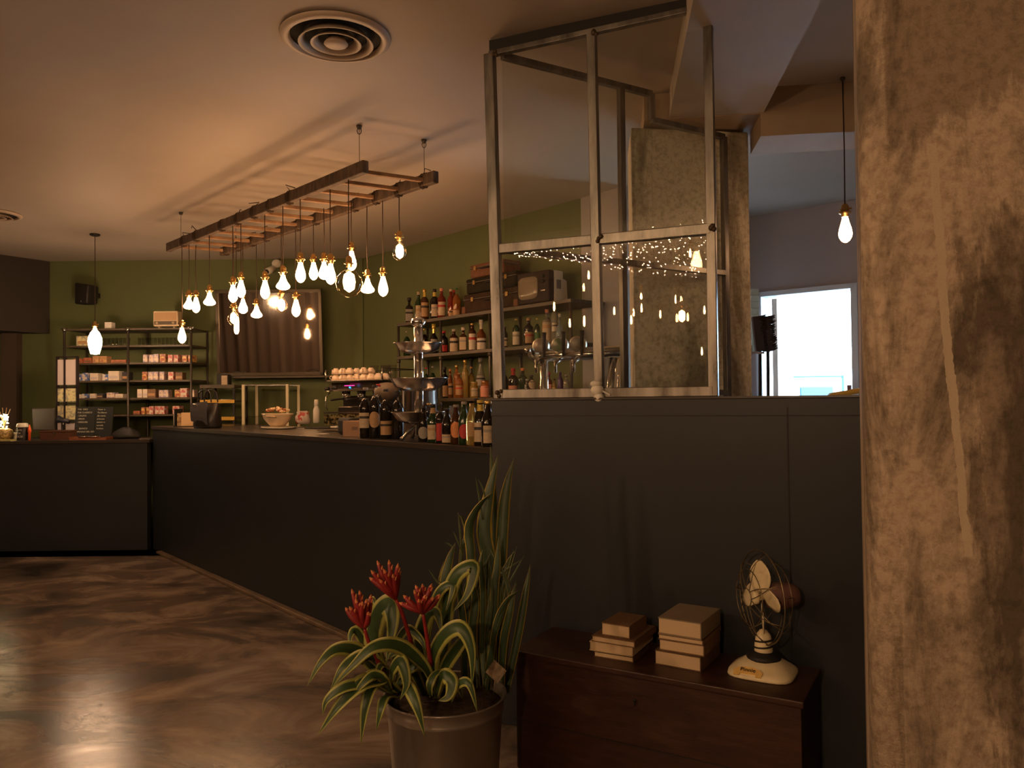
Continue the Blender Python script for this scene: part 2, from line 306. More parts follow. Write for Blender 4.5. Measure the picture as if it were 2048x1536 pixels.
for p_, z_ in ((f0, zt), (f1, zm), (f1, zt), (f2, zm), (f0, zb)): 
    b_ = MB()
    for k in range(3): b_.ball(rel(zz(p_, z_))+V((random.uniform(-.012, .012), -.022+random.uniform(-.004, .004), random.uniform(-.012, .012))), random.uniform(.009, .012), 5)
    link('weld_bead', b_, mat('burnt weld', (.09, .06, .04), .5, metal=.5), t)
for a_, c_, z0, z1, k0, k1 in ((f0, f1, zb, zm, 0, .0), (f1, f2, zb, zm, 0, 0), (f0, f1, zm, zt, .4, 1), (f1, f2, zm, zt, .2, .5)):
    b_ = MB(); b_.beam(rel(zz(a_, (z0+z1)/2)), rel(zz(c_, (z0+z1)/2)), .005, z1-z0); link('glass_pane', b_, M_pane_f, t)
d2P = V((.855, .519, 0)).normalized(); n2P = V((-d2P.y, d2P.x, 0)); g0 = f0+d2P*.03+n2P*.0
def onP2(u): p = W(u, 600, g0, d2P); p.z = 0; return p
g1, g2, g3 = onP2(1247), onP2(1308), onP2(1452)
t = thing('glazed_screen', 'bare steel framed glass screen behind the front one, stepped below the ceiling beam', 'glass screen', zz(g0, TP+.008))
zs = 2.755
for p_, z_ in ((g1, zt), (g3, zs)):
    b_ = MB(); post(b_, rel(zz(p_, TP-.2)), rel(zz(p_, z_)), .03, .03, d2P); link('post', b_, M_steel, t, bevel=.002)
b_ = MB(); post(b_, rel(zz(g2, zs)), rel(zz(g2, zt)), .028, .028, d2P); link('step_post', b_, M_steel, t)
for a_, c_, z_, nm in ((g0, g2, zt, 'top_rail'), (g2, g3, zs, 'stepped_top_rail'), (g0, g3, zm, 'middle_rail'), (g0, g3, zb, 'bottom_rail')):
    b_ = MB(); b_.beam(rel(zz(a_, z_)), rel(zz(c_, z_)), .03, .028); link(nm, b_, M_steel, t, bevel=.002)
for a_, c_, z0, z1 in ((g0, g1, zb, zm), (g1, g3, zb, zm), (g0, g1, zm, zt), (g1, g2, zm, zt), (g2, g3, zm, zs)):
    b_ = MB(); b_.beam(rel(zz(a_, (z0+z1)/2)), rel(zz(c_, (z0+z1)/2)), .005, z1-z0); link('glass_pane', b_, M_pane_f, t)
b_ = MB(); cc = zz(f1, 0)-n1P*.03
b_.ball((0, 0, .026), .027, 6, .9); b_.ball((.006, -.004, -.004), .022, 6); b_.ball((-.004, .002, .052), .025, 6, .6); b_.box((.028, -.012, .018), (.05, .007, .007), R=Matrix.Rotation(.5, 3, 'Y'))
tag(link('plaster_lump', b_, M_white, loc=(cc.x, cc.y, TP+.012)), 'small white plaster lump at the foot of the middle steel post', 'plaster lump')
# ---------------------------------------------------------------- bar, left counter
def barp(s, w, z): return BAR0 + dB*s + nB*w + V((0, 0, z))
ZB = 1.155; LB = (P0-BAR0).dot(dB)-.012
t = thing('bar_counter', 'long charcoal bar counter running from the left corner to the glazed screen', 'bar counter', BAR0, ang(dB))
b_ = MB(); b_.prism([(0, 0), (LB, 0), (LB, .08), (.0, .08)], .0, ZB-.028); b_.prism([(0, .08), (.06, .08), (.06, .76), (0, .76)], .0, ZB-.028); link('front_panel', b_, M_panel, t, bevel=.003)
b_ = MB(); b_.prism([(-.012, -.012), (LB, -.012), (LB+.0, .115), (LB+1.0, .70), (LB+.9, .78), (-.012, .78)], ZB-.028, ZB); link('counter_top', b_, M_edge, t, bevel=.002)
M_skirt = mat('worn concrete skirt', (.20, .135, .085), .5, var=.5, scale=7)
b_ = MB(); b_.prism([(.25, -.05), (LB+.1, -.05), (LB+.1, -.001), (.25, -.001)], .0, .022); link('floor_skirt', b_, M_skirt, t, bevel=.006)
ZL = 1.03; YL = 7.27
t = thing('service_counter', 'low charcoal counter at the left end of the room', 'counter', (-5.0, YL, 0))
b_ = MB(); b_.box((-.45, .04, ZL/2-.014), (4.1-.05, .08, ZL-.028)); link('front_panel', b_, M_panel, t, bevel=.003)
b_ = MB(); b_.box((-.45, .30, ZL-.014), (4.1, .62, .028)); link('counter_top', b_, M_edge, t, bevel=.002)
# back counter below the bottle shelves (carries coffee machine)
ZK = 1.152
b_ = MB(); q0 = P_B - nB*.66
def wallp(s, w, z): return P_B + dB*s - nB*w + V((0, 0, z))
t = thing('back_counter', 'dark work counter along the green wall under the bottle shelves', 'counter', (0, 0, 0))
b_ = MB(); A_ = [wallp(-2.0, .012, 0), wallp(-2.0, .68, 0), wallp(.6, .68, 0), wallp(.6, .012, 0)]
b_.prism(A_, 0, ZK-.03); link('cabinet_body', b_, M_panel, t); b_ = MB(); b_.prism(A_, ZK-.03, ZK); link('counter_top', b_, M_inox, t)
# ---------------------------------------------------------------- ceiling vents
def vent(p, r, label):
    t = thing('ceiling_vent', label, 'air vent', p, 0, 'round ceiling vents')
    Mv = mat('painted vent metal', (.50, .40, .31), .5)
    b_ = MB(); b_.lathe([(r, -.004), (r*.99, -.012), (r*.86, -.022), (r*.82, -.004)], (0, 0, 0), 40, cap=False); link('rim', b_, Mv, t)
    for k, (ra, rb) in enumerate(((.68, .56), (.46, .32))):
        b_ = MB(); b_.lathe([(r*ra, -.035), (r*(ra-.02), -.037), (r*rb, -.012), (r*(rb+.03), -.009), (r*ra, -.035)], (0, 0, 0), 36, cap=False); link('cone_ring', b_, Mv, t)
    b_ = MB(); b_.lathe([(.001, -.038), (r*.2, -.038), (r*.22, -.033), (r*.16, -.012)], (0, 0, 0), 24); link('center_disc', b_, Mv, t)
    b_ = MB(); b_.lathe([(r*.84, -.0015), (.001, -.001)], (0, 0, 0), 32, cap=False); link('duct_opening', b_, mat('dark duct', (.012, .01, .008), .9), t)
vp = G(672, 73, CEIL); vent(vp, .235, 'large round ceiling vent with concentric rings left of the glazed screen')
vp = G(-14, 427, CEIL); vent(vp, .21, 'round ceiling vent at the far left edge of the ceiling')
# ================================================================ LADDER AND BULBS
La, Lb = G(722, 337, 2.70), G(340, 494, 2.70)
Fa, Fb = G(862, 357, 2.70), G(437, 500, 2.70)
dL = (Lb-La).normalized(); Fb = Fa + dL*(Lb-La).length
wL = (Fa-La); M_lad = mat('old dark timber', (.14, .09, .055), .75, var=.6, scale=10, bump=.4, bscale=50, stretch=(3, 3, 1))
M_rung = mat('worn rung timber', (.36, .21, .11), .7, var=.4, scale=14)
t = thing('hanging_ladder', 'old wooden ladder hung flat under the ceiling carrying the filament bulbs', 'ladder', La)
rl = lambda p: V(p)-La
for a_, c_ in ((La, Lb), (Fa, Fb)):
    b_ = MB(); b_.beam(rl(a_)-dL*.05, rl(c_)+dL*.04, .042, .072); link('rail', b_, M_lad, t, bevel=.006)
for k in range(12):
    p = La + dL*(.06+.262*k); q = p+wL
    b_ = MB(); b_.beam(rl(p), rl(q), .03, .024); link('rung', b_, M_rung, t, bevel=.005)
M_rope = mat('dark twine', (.05, .032, .02), .95)
for k in range(12):
    for base in (La, Fa):
        if random.random() < .72:
            c0 = rl(base) + dL*(.06+.262*k + random.uniform(-.02, .02)); b_ = MB()
            pts = []
            for i in range(26):
                a = i/26*2*math.pi*3; pts.append(c0 + dL*(-.022+.044*i/26) + wL.normalized()*(.029*math.cos(a)) + V((0, 0, .045*math.sin(a))))
            b_.tube(pts, .0045, 5)
            if random.random() < .6: b_.tube([c0+V((0, 0, .04)), c0+V((random.uniform(-.03, .03), random.uniform(-.03, .03), .075)), c0+V((random.uniform(-.06, .06), 0, .062))], .0035, 4)
            link('rope_lashing', b_, M_rope, t)
for u, v, base in ((695, 245, La), (832, 275, Fa)):
    p = G(u, v, CEIL); b_ = MB(); s = (p-base).dot(dL); e = base+dL*s; b_.cyl(rl(V((e.x, e.y, 2.73))), rl(V((e.x, e.y, CEIL-.02))), .0018, n=5); b_.lathe([(.012, -.02), (.018, -.001)], rl(V((e.x, e.y, CEIL))), 10)
    b_.tube([rl(V((e.x, e.y, 2.92)))+V((.012*math.cos(a), 0, .02*math.sin(a))) for a in [i*math.pi/4 for i in range(8)]], .003, 5, closed=True)
    link('suspension_wire', b_, M_pipe, t)
for base in (Lb, Fb):
    e = base-dL*.25; b_ = MB(); b_.cyl(rl(V((e.x, e.y, 2.73))), rl(V((e.x, e.y, CEIL-.02))), .0018, n=5); b_.lathe([(.012, -.02), (.018, -.001)], rl(V((e.x, e.y, CEIL))), 10); link('suspension_wire', b_, M_pipe, t)
M_bulb = emitter('glowing bulb', WARM, BULB)
M_core = emitter('glowing filament core', WARM, BULB*1.6)
M_rear = emitter('rear filament', WARM, 120); M_lan = emitter('bright lantern bulb', (1, .62, .36), 110); MESHES = {}; REARC = {}
M_bglass = pane_mat('bulb glass', (1, .93, .8), 1.35)
PROF = {  # radius, depth below the socket
 'teardrop': [(.0125, 0), (.014, -.012), (.02, -.035), (.028, -.062), (.032, -.085), (.030, -.103), (.02, -.121), (.008, -.13), (.001, -.132)],
 'flared': [(.0125, 0), (.016, -.02), (.026, -.045), (.042, -.068), (.045, -.078), (.04, -.088), (.022, -.097), (.001, -.1)],
 'pear': [(.0125, 0), (.015, -.02), (.026, -.05), (.036, -.075), (.038, -.09), (.032, -.108), (.016, -.12), (.001, -.123)],
 'globe': [(.0125, 0), (.014, -.018), (.028, -.032), (.042, -.055), (.0475, -.08), (.042, -.105), (.028, -.122), (.012, -.13), (.001, -.131)],
 'large globe': [(.014, 0), (.018, -.02), (.045, -.035), (.07, -.065), (.08, -.1), (.07, -.135), (.045, -.165), (.02, -.178), (.001, -.18)],
 'tube': [(.0125, 0), (.017, -.015), (.02, -.04), (.02, -.12), (.017, -.14), (.01, -.152), (.001, -.155)],
 'lantern': [(.013, 0), (.018, -.02), (.04, -.05), (.057, -.095), (.06, -.13), (.054, -.175), (.042, -.22), (.036, -.242), (.001, -.247)]}
PROTO = {}
def bulb_parts(kind, root):
    k = 1
    if kind not in PROTO:
        b_ = MB(); b_.lathe([(.018, -.004), (.019, .012), (.029, .014), (.029, .02), (.019, .023), (.019, .046), (.014, .056), (.005, .063)], (0, 0, 0), 14); b_.cyl((.014, 0, .034), (.033, 0, .034), .0045, n=8); b_.cyl((-.014, 0, .034), (-.026, 0, .034), .004, n=8)
        sk = link('lamp_socket', b_, M_brass, root)
        if kind in ('globe', 'large globe'):
            b_ = MB(); b_.lathe(PROF[kind], (0, 0, 0), 20); gl = link('glass_envelope', b_, M_bglass, root)
            r = .026 if kind == 'globe' else .036; h = .045 if kind == 'globe' else .06; zc = -.07 if kind == 'globe' else -.09
            b_ = MB(); b_.lathe([(.004, zc+h), (r*.8, zc+h*.7), (r, zc), (r*.8, zc-h*.7), (.004, zc-h)], (0, 0, 0), 12); fi = link('glowing_filament', b_, M_core, root); PROTO[kind] = [sk, gl, fi]
        else:
            b_ = MB(); b_.lathe(PROF[kind], (0, 0, 0), 16); PROTO[kind] = [sk, link('glass_envelope', b_, M_bulb, root)]
    else:
        for o in PROTO[kind]: c = o.copy(); C.objects.link(c); c.parent = root
def pendant(kind, p, top, label, group, name='pendant_bulb'):
    r = thing(name, label, 'light bulb', p, random.uniform(0, 6), group); bulb_parts(kind, r)
    if kind == 'lantern' or 'rear room' in label:
        for o in list(r.children):
            if kind != 'lantern' and o.name.startswith('glass_envelope') and 'globe' not in kind:
                if kind not in REARC:
                    b_ = MB(); h = -PROF[kind][-1][1]; b_.lathe([(.002, -.02), (.008, -.03), (.013, -h*.62), (.009, -h*.85), (.002, -h*.88)], (0, 0, 0), 8); fo = link('glowing_filament', b_, M_rear, r); REARC[kind] = fo; ce = o.data.copy(); ce.materials[0] = M_bglass; REARC[kind+'e'] = ce
                else: fo = REARC[kind].copy(); C.objects.link(fo); fo.parent = r
                o.data = REARC[kind+'e']; continue
            if o.name.startswith(('glass_envelope', 'glowing_filament')) and o.data.materials[0] is not M_bglass:
                kk = 'lantern' if kind == 'lantern' else 'rear '+kind
                if kk not in MESHES: MESHES[kk] = o.data.copy(); MESHES[kk].materials[0] = M_lan if kind == 'lantern' else M_rear
                o.data = MESHES[kk]
    L = top-p.z; b_ = MB(); b_.tube([(0, 0, .058), (random.uniform(-.004, .004), 0, L*.5), (0, 0, L)], .0032, 5); link('cord', b_, M_cord, r); return r
# u, socket top v, kind, rail (n near / f far)
BL = [(364, 642, 'teardrop', 'n', .0), (378, 582, 'flared', 'n', .1), (392, 582, 'teardrop', 'n', .3), (419, 572, 'flared', 'n', .0), (466, 555, 'teardrop', 'n', .0), (467, 606, 'globe', 'n', .6),
      (473, 620, 'tube', 'f', 0), (482, 546, 'teardrop', 'n', .2), (486, 585, 'pear', 'n', .9), (513, 599, 'flared', 'f', .0), (530, 545, 'teardrop', 'n', .1), (563, 578, 'globe', 'f', .2), (566, 534, 'flared', 'n', .0),
      (592, 585, 'teardrop', 'f', 0), (601, 508, 'teardrop', 'n', .0), (627, 510, 'teardrop', 'f', 0), (648, 508, 'pear', 'f', .3), (661, 510, 'teardrop', 'n', .2), (698, 515, 'large globe', 'n', 0), (703, 486, 'teardrop', 'f', .2),
      (735, 541, 'flared', 'f', 0), (766, 536, 'teardrop', 'f', 0), (799, 464, 'globe', 'f', 0)]
for i, (u, v, kind, rail, off) in enumerate(BL):
    base = La if rail == 'n' else Fa
    q = W(u, v, base, dL); q2 = W(u, v, base + wL*(off if rail == 'n' else -off), dL)
    p = q2.copy(); p.z -= .052
    pendant(kind, p, 2.70-p.z-(.0), f'glowing {kind} bulb on a cord under the ladder, {ORD[i+1]} from the left', 'filament bulbs under the ladder') if False else None
    r = pendant(kind, p, 2.695, f'glowing {kind} bulb on a cord under the ladder, {ORD[i+1]} from the left', 'filament bulbs under the ladder')
p = G(190, 468, CEIL); p = D(190, 645, p.y); p.z -= .05
r = pendant('lantern', p, CEIL-.012, 'large elongated glowing bulb hanging alone over the left counter', 'single pendant bulbs')
b_ = MB(); b_.lathe([(.045, -.001), (.045, -.012), (.03, -.02), (.006, -.022)], (0, 0, CEIL-p.z), 16); link('ceiling_rose', b_, M_black, r)
for _i in range(2):
    pass
q = G(1681, 155, CEIL); p = D(1688, 412, q.y); p.z -= .05; p.x = q.x+.01
r = pendant('teardrop', p, CEIL-.01, 'single glowing teardrop bulb hanging beside the concrete column', 'single pendant bulbs')
b_ = MB(); b_.lathe([(.012, -.001), (.012, -.01), (.004, -.02)], (0, 0, CEIL-p.z), 10); link('ceiling_hook', b_, M_pipe, r)
# ---- the room behind the camera: bulbs and fairy lights seen only as reflections in the screen
def mirror(u, v, Yv):
    q = D(u, v, Yv); d = (q-P0).dot(n1P); return q - n1P*(2*d)
RB = [(1172, 535, 8, 'pear'), (1162, 560, 8.6, 'teardrop'), (1102, 598, 8, 'teardrop'), (1134, 632, 8.4, 'teardrop'), (1163, 626, 8.2, 'tube'), (1224, 608, 9, 'teardrop'), (1258, 625, 8.2, 'teardrop'), (1263, 612, 8.8, 'pear'),
      (1278, 580, 8, 'flared'), (1279, 602, 8.5, 'teardrop'), (1317, 615, 9, 'teardrop'), (1348, 584, 8.4, 'teardrop'), (1359, 586, 8, 'teardrop'), (1360, 612, 7.6, 'large globe'), (1350, 622, 8, 'pear'), (1372, 620, 8, 'pear'), (1406, 606, 8.6, 'teardrop'), (1401, 690, 9, 'teardrop'), (1377, 490, 7.6, 'pear')]
for i, (u, v, Yv, kind) in enumerate(RB):
    p = mirror(u, v, Yv)
    r = pendant(kind, p, CEIL-.002, f'{kind} filament bulb of the rear room, reflected in the glass screen, {ORD[i+1]} from left', 'rear room filament bulbs')
bt = MB(); bw = MB(); rr = random.Random(3)
uv = [(1020+rr.random()**.8*400, 0) for _ in range(330)]
pts = []
for i, (u, _) in enumerate(uv):
    f_ = (u-1020)/400; lo = 510+52*f_; hi = 502-74*f_
    v = hi+(lo-hi)*rr.random(); pts.append(mirror(u, v, min(8.2, 1.545*1550/(796-v))-rr.random()*.25))
pts.sort(key=lambda p: (round(p.x*5), p.y))
for p in pts: bt.ball(p, .0032, 4)
for i in range(0, len(pts)-1): 
    if (pts[i]-pts[i+1]).length < .4: bw.tube([pts[i], (pts[i]+pts[i+1])/2-V((0, 0, .01)), pts[i+1]], .001, 3)
fl = thing('fairy_light_string', 'net of tiny fairy lights draped under the rear room ceiling, mirrored in the glass', 'fairy lights')
o = link('tiny_bulb', bt, emitter('fairy light', (1, .66, .34), 650), fl); o['kind'] = 'stuff'
link('wire', bw, M_cord, fl)
# invented dome lamps behind the camera, added unseen to light the foreground
for i, (x, y, z, e) in enumerate(((-3.3, 1.5, 2.05, FILL_LAMP*.75), (-5.0, .2, 2.1, FILL_LAMP*.5), (-1.0, -1.7, 2.1, FILL_LAMP*.9))):
    r = thing('added_fill_lamp', f'added unseen black dome fill lamp in the room behind the camera, {ORD[i+1]} of three', 'pendant lamp', (x, y, z), 0, 'added dome fill lamps')
    b_ = MB(); b_.lathe([(.19, 0), (.185, .03), (.14, .1), (.06, .15), (.02, .17)], (0, 0, 0), 24); b_.f.pop(-2); b_.m.pop(); b_.sm.pop(); link('lamp_shade', b_, M_black, r)
    b_ = MB(); b_.ball((0, 0, .04), .035, 8); link('glowing_bulb', b_, emitter('fill lamp glow', WARM, 20), r)
    b_ = MB(); b_.tube([(0, 0, .16), (0, 0, CEIL-z)], .003, 5); link('cord', b_, M_cord, r)
    l_ = bpy.data.lights.new('fill_light', 'POINT'); l_.energy = e; l_.color = (1, .60, .32); l_.shadow_soft_size = .05
    lo = bpy.data.objects.new('fill_light', l_); C.objects.link(lo); lo.parent = r; lo.location = (0, 0, -.03)
# curtain behind, seen in the mirror
b_ = MB(); n = 160; vs = []; fs = []
for i in range(n+1):
    x = -7.5+3.5*i/n; y = -1.6+.06*math.sin(i*.55)+.03*math.sin(i*1.3)
    vs += [(x, y, .02), (x+.02*math.sin(i), y-.01, 1.5), (x, y, 2.93)]
for i in range(n):
    for k in range(2): fs.append((i*3+k, (i+1)*3+k, (i+1)*3+k+1, i*3+k+1))
b_.add(vs, fs, True); tag(link('curtain', b_, mat('grey brown curtain', (.17, .125, .10), .8)), 'long grey brown curtain in the rear room, reflected in the wall mirror', 'curtain')
# ================================================================ POTTED PLANT
import itertools
L_var = leaf_mat('variegated broad leaf', (.035, .075, .02), (.42, .42, .10), .55)
L_snk = leaf_mat('snake plant leaf', (.035, .07, .025), (.55, .40, .06), .78)
L_thin = leaf_mat('narrow leaf', (.04, .08, .03), (.22, .22, .08), .6)
M_petal = mat('crimson bract', (.27, .018, .018), .5, var=.35, scale=30)
M_ptip = mat('orange bract tip', (.5, .16, .05), .5)
bc = V((-.235, 2.62, 0)); ZR = .395
pot = thing('potted_plant', 'galvanised bucket planted with striped red-flowered bromeliads and tall snake plants', 'potted plant', bc)
b_ = MB(); b_.lathe([(.165, 0), (.168, .005), (.192, ZR-.05), (.198, ZR-.045), (.194, ZR-.04), (.2, ZR-.006), (.207, ZR), (.203, ZR+.004), (.195, ZR-.002), (.187, ZR-.06)], (0, 0, 0), 48)
link('bucket', b_, mat('zinc bucket', (.36, .31, .27), .38, metal=.75, var=.2, scale=4, rvar=.08), pot)
b_ = MB(); b_.lathe([(.189, ZR-.07), (.19, ZR-.035), (.15, ZR-.02), (.05, ZR-.012), (.001, ZR-.015)], (0, 0, 0), 30); link('soil', b_, mat('potting soil', (.06, .035, .02), .95, var=.6, scale=40, bump=1, bscale=60), pot)
def cat_(P, n):       # Catmull-Rom through points
    P = [P[0]*2-P[1]]+P+[P[-1]*2-P[-2]]; out = []
    for i in range(1, len(P)-2):
        for k in range(n):
            t = k/n; a, b, c, d = P[i-1:i+3]
            out.append(.5*((2*b)+(c-a)*t+(2*a-5*b+4*c-d)*t*t+(3*b-a-3*c+d)*t**3))
    out.append(P[-2]); return out
def leaf(pts, w, m, face=None, name='leaf', base=.55, fold=.25, twist=0, tipp=1.0):
    P = [p if isinstance(p, V) else D(*p) for p in pts]; P = cat_(P, 6); n = len(P); mb = MB(); vs = []; fs = []; side = None
    for i, p in enumerate(P):
        t = (P[min(i+1, n-1)]-P[max(i-1, 0)]).normalized(); s_ = i/(n-1)
        fv = face or V((0, -1, .15)); sd = t.cross(fv)
        if sd.length < .25: sd = side if side else V((1, 0, 0))
        sd = (sd - t*sd.dot(t)).normalized()
        if side is not None and sd.dot(side) < 0: sd = -sd
        if side is not None: sd = (sd*.5+side*.5); sd = (sd - t*sd.dot(t)).normalized()
        side = sd; s2 = sd if not twist else Matrix.Rotation(twist*s_, 3, t) @ sd
        nn = t.cross(s2)
        ww = w/2*(base+(1-base)*min(1, s_/.35))*(1-max(0, (s_-.45)/.55)**(2.0*tipp))
        ww = max(ww, .0006)
        for k, a in enumerate((-1, -.72, -.3, 0, .3, .72, 1)):
            vs.append(p + s2*(a*ww) + nn*(abs(a)**1.5*ww*fold) - bc); mb.a[len(vs)-1] = abs(a)
    for i in range(n-1):
        for k in range(6): fs.append((i*7+k, i*7+k+1, (i+1)*7+k+1, (i+1)*7+k))
    mb.add(vs, fs, True); o = link(name, mb, m, pot)
    so = o.modifiers.new('t', 'SOLIDIFY'); so.thickness = .0012; return o
# broad striped bromeliad leaves (pixel, pixel, depth)
BR = [
 ([(775, 1370, 2.60), (742, 1330, 2.55), (712, 1300, 2.50), (672, 1297, 2.46), (640, 1325, 2.43), (614, 1372, 2.42)], .052),
 ([(785, 1372, 2.58), (758, 1330, 2.50), (722, 1312, 2.44), (684, 1335, 2.40), (660, 1382, 2.39)], .05),
 ([(868, 1385, 2.56), (848, 1335, 2.48), (800, 1292, 2.42), (748, 1292, 2.38), (705, 1330, 2.36), (665, 1375, 2.36)], .05),
 ([(800, 1388, 2.55), (765, 1366, 2.46), (725, 1368, 2.40), (680, 1410, 2.37), (636, 1470, 2.37)], .06),
 ([(790, 1390, 2.53), (750, 1372, 2.44), (732, 1410, 2.39), (722, 1490, 2.38)], .045),
 ([(795, 1392, 2.5), (770, 1392, 2.42), (760, 1420, 2.38), (752, 1462, 2.38)], .035),
 ([(800, 1392, 2.52), (812, 1372, 2.42), (832, 1410, 2.36), (850, 1474, 2.35)], .042),
 ([(770, 1375, 2.62), (744, 1290, 2.60), (752, 1230, 2.56), (775, 1208, 2.52), (783, 1250, 2.49), (772, 1330, 2.47)], .085),
 ([(868, 1388, 2.56), (862, 1320, 2.50), (885, 1270, 2.44), (920, 1255, 2.40), (942, 1300, 2.38), (944, 1378, 2.38)], .058),
 ([(872, 1392, 2.55), (890, 1330, 2.52), (925, 1280, 2.49), (940, 1262, 2.46)], .05),
 ([(900, 1402, 2.5), (915, 1368, 2.42), (938, 1368, 2.38), (955, 1425, 2.37)], .032),
 ([(790, 1370, 2.64), (790, 1300, 2.62), (812, 1258, 2.58), (842, 1280, 2.55), (850, 1310, 2.54)], .034),
 ([(850, 1380, 2.66), (838, 1290, 2.66), (850, 1235, 2.64), (872, 1225, 2.62), (884, 1270, 2.6)], .06),
 ([(880, 1380, 2.70), (888, 1290, 2.70), (894, 1200, 2.68), (912, 1148, 2.66), (946, 1132, 2.64), (935, 1185, 2.62), (905, 1225, 2.60)], .062),
 ([(850, 1300, 2.72), (862, 1225, 2.70), (880, 1180, 2.68), (905, 1172, 2.66), (888, 1235, 2.64)], .042),
 ([(870, 1392, 2.5), (882, 1350, 2.44), (902, 1362, 2.41), (896, 1392, 2.40), (876, 1402, 2.40)], .046),
 ([(780, 1375, 2.52), (782, 1340, 2.46), (800, 1322, 2.42), (812, 1365, 2.40), (800, 1400, 2.4)], .045),
 ([(775, 1365, 2.68), (735, 1300, 2.68), (712, 1262, 2.66), (700, 1272, 2.64), (702, 1300, 2.62)], .034),
 ([(765, 1350, 2.68), (738, 1290, 2.68), (722, 1245, 2.68), (742, 1200, 2.68), (752, 1212, 2.66)], .045),
 ([(780, 1382, 2.5), (768, 1360, 2.43), (745, 1350, 2.40), (720, 1372, 2.38), (704, 1398, 2.38)], .035),
 ([(770, 1385, 2.5), (735, 1370, 2.42), (690, 1375, 2.38), (655, 1400, 2.37), (645, 1430, 2.37)], .04),
 ([(850, 1392, 2.6), (820, 1330, 2.55), (800, 1300, 2.52), (770, 1320, 2.5)], .045),
 ([(860, 1392, 2.46), (858, 1370, 2.44), (872, 1345, 2.46), (902, 1338, 2.5)], .03),
]
for pts, w in BR: leaf(pts, w, L_var, face=V((-.25, -.75, .6)), fold=.3, tipp=.8)
rs = random.Random(11)
for cx_, cy_, Yc in ((790, 1375, 2.56), (868, 1385, 2.56)):
    for k in range(9):
        a = rs.uniform(0, 6.28); l = rs.uniform(30, 75); dy = math.sin(a)*.12
        leaf([(cx_+rs.uniform(-6, 6), cy_+10, Yc), (cx_+math.cos(a)*l*.4, cy_-l*.5, Yc+dy*.5), (cx_+math.cos(a)*l*.9, cy_-l*.55+rs.uniform(-10, 10), Yc+dy), (cx_+math.cos(a)*l*1.25, cy_+rs.uniform(-15, 25), Yc+dy*1.3)], rs.uniform(.028, .045), L_var, face=V((0, -.6, .8)), fold=.3)
# snake plant: tall leaves
SN = [
 ([(978, 1385, 2.78), (978, 1150, 2.80), (967, 1062, 2.81), (978, 985, 2.82), (998, 905, 2.84)], .058, 0),
 ([(992, 1385, 2.80), (1000, 1150, 2.82), (1006, 1030, 2.84), (1014, 970, 2.85), (1028, 916, 2.86)], .046, 0),
 ([(938, 1370, 2.76), (942, 1135, 2.77), (938, 1068, 2.78), (944, 1038, 2.78), (962, 1008, 2.79), (984, 986, 2.79)], .036, .9),
 ([(925, 1370, 2.78), (921, 1130, 2.79), (932, 1070, 2.8), (926, 1040, 2.8), (915, 1026, 2.8)], .016, .6),
 ([(900, 1370, 2.76), (888, 1190, 2.77), (897, 1125, 2.78), (911, 1085, 2.78)], .036, 0),
 ([(892, 1370, 2.80), (884, 1180, 2.8), (884, 1150, 2.8), (888, 1122, 2.8)], .024, 0),
 ([(985, 1385, 2.74), (988, 1200, 2.75), (994, 1130, 2.76), (998, 1070, 2.77)], .03, 0),
 ([(1000, 1385, 2.78), (1004, 1180, 2.79), (1016, 1130, 2.8), (1030, 1102, 2.8)], .028, .5),
 ([(962, 1385, 2.74), (966, 1200, 2.75), (962, 1130, 2.76), (966, 1098, 2.77)], .022, .4),
 ([(1012, 1385, 2.74), (1034, 1280, 2.76), (1050, 1190, 2.78), (1061, 1128, 2.8)], .03, 0),
 ([(975, 1385, 2.72), (990, 1260, 2.72), (1012, 1205, 2.72), (1040, 1180, 2.72)], .024, .6),
 ([(965, 1385, 2.72), (984, 1290, 2.72), (1000, 1240, 2.72), (1026, 1168, 2.73)], .016, .3),
 ([(950, 1385, 2.74), (945, 1260, 2.74), (950, 1200, 2.75), (940, 1150, 2.75)], .034, 0),
 ([(930, 1385, 2.74), (928, 1280, 2.74), (922, 1210, 2.74), (912, 1150, 2.75)], .03, 0),
 ([(1002, 1385, 2.72), (1006, 1290, 2.72), (1020, 1220, 2.72), (1032, 1160, 2.73)], .03, 0),
 ([(958, 1385, 2.8), (960, 1230, 2.8), (958, 1150, 2.81), (970, 1075, 2.82)], .03, 0),
 ([(985, 1385, 2.86), (992, 1150, 2.87), (985, 960, 2.88), (981, 890, 2.88)], .026, 0),
]
for pts, w, tw in SN: leaf(pts, w, L_snk, face=V((-.2, -1, 0)), base=.75, fold=.28, twist=tw, tipp=.9)
TH = [([(965, 1040, 2.80), (957, 985, 2.80), (951, 953, 2.79)], .007), ([(972, 1000, 2.8), (965, 975, 2.8), (956, 958, 2.8)], .006), ([(924, 1120, 2.79), (920, 1060, 2.79), (916, 1025, 2.79)], .007), ([(938, 1090, 2.79), (930, 1055, 2.79), (922, 1032, 2.79)], .006),
      ([(922, 1100, 2.79), (912, 1075, 2.79), (906, 1062, 2.79)], .005), ([(915, 1105, 2.79), (900, 1090, 2.79), (890, 1085, 2.79)], .006), ([(880, 1172, 2.75), (868, 1155, 2.75), (858, 1140, 2.75)], .005), ([(885, 1168, 2.76), (872, 1158, 2.76), (861, 1146, 2.76)], .004),
      ([(955, 1180, 2.78), (950, 1120, 2.78), (942, 1075, 2.78)], .01), ([(978, 1260, 2.74), (984, 1200, 2.74), (981, 1130, 2.75)], .009), ([(1002, 1250, 2.73), (1022, 1190, 2.73), (1036, 1165, 2.73)], .006)]
for pts, w in TH: leaf(pts, w, L_thin, face=V((0, -1, 0)), base=.9)
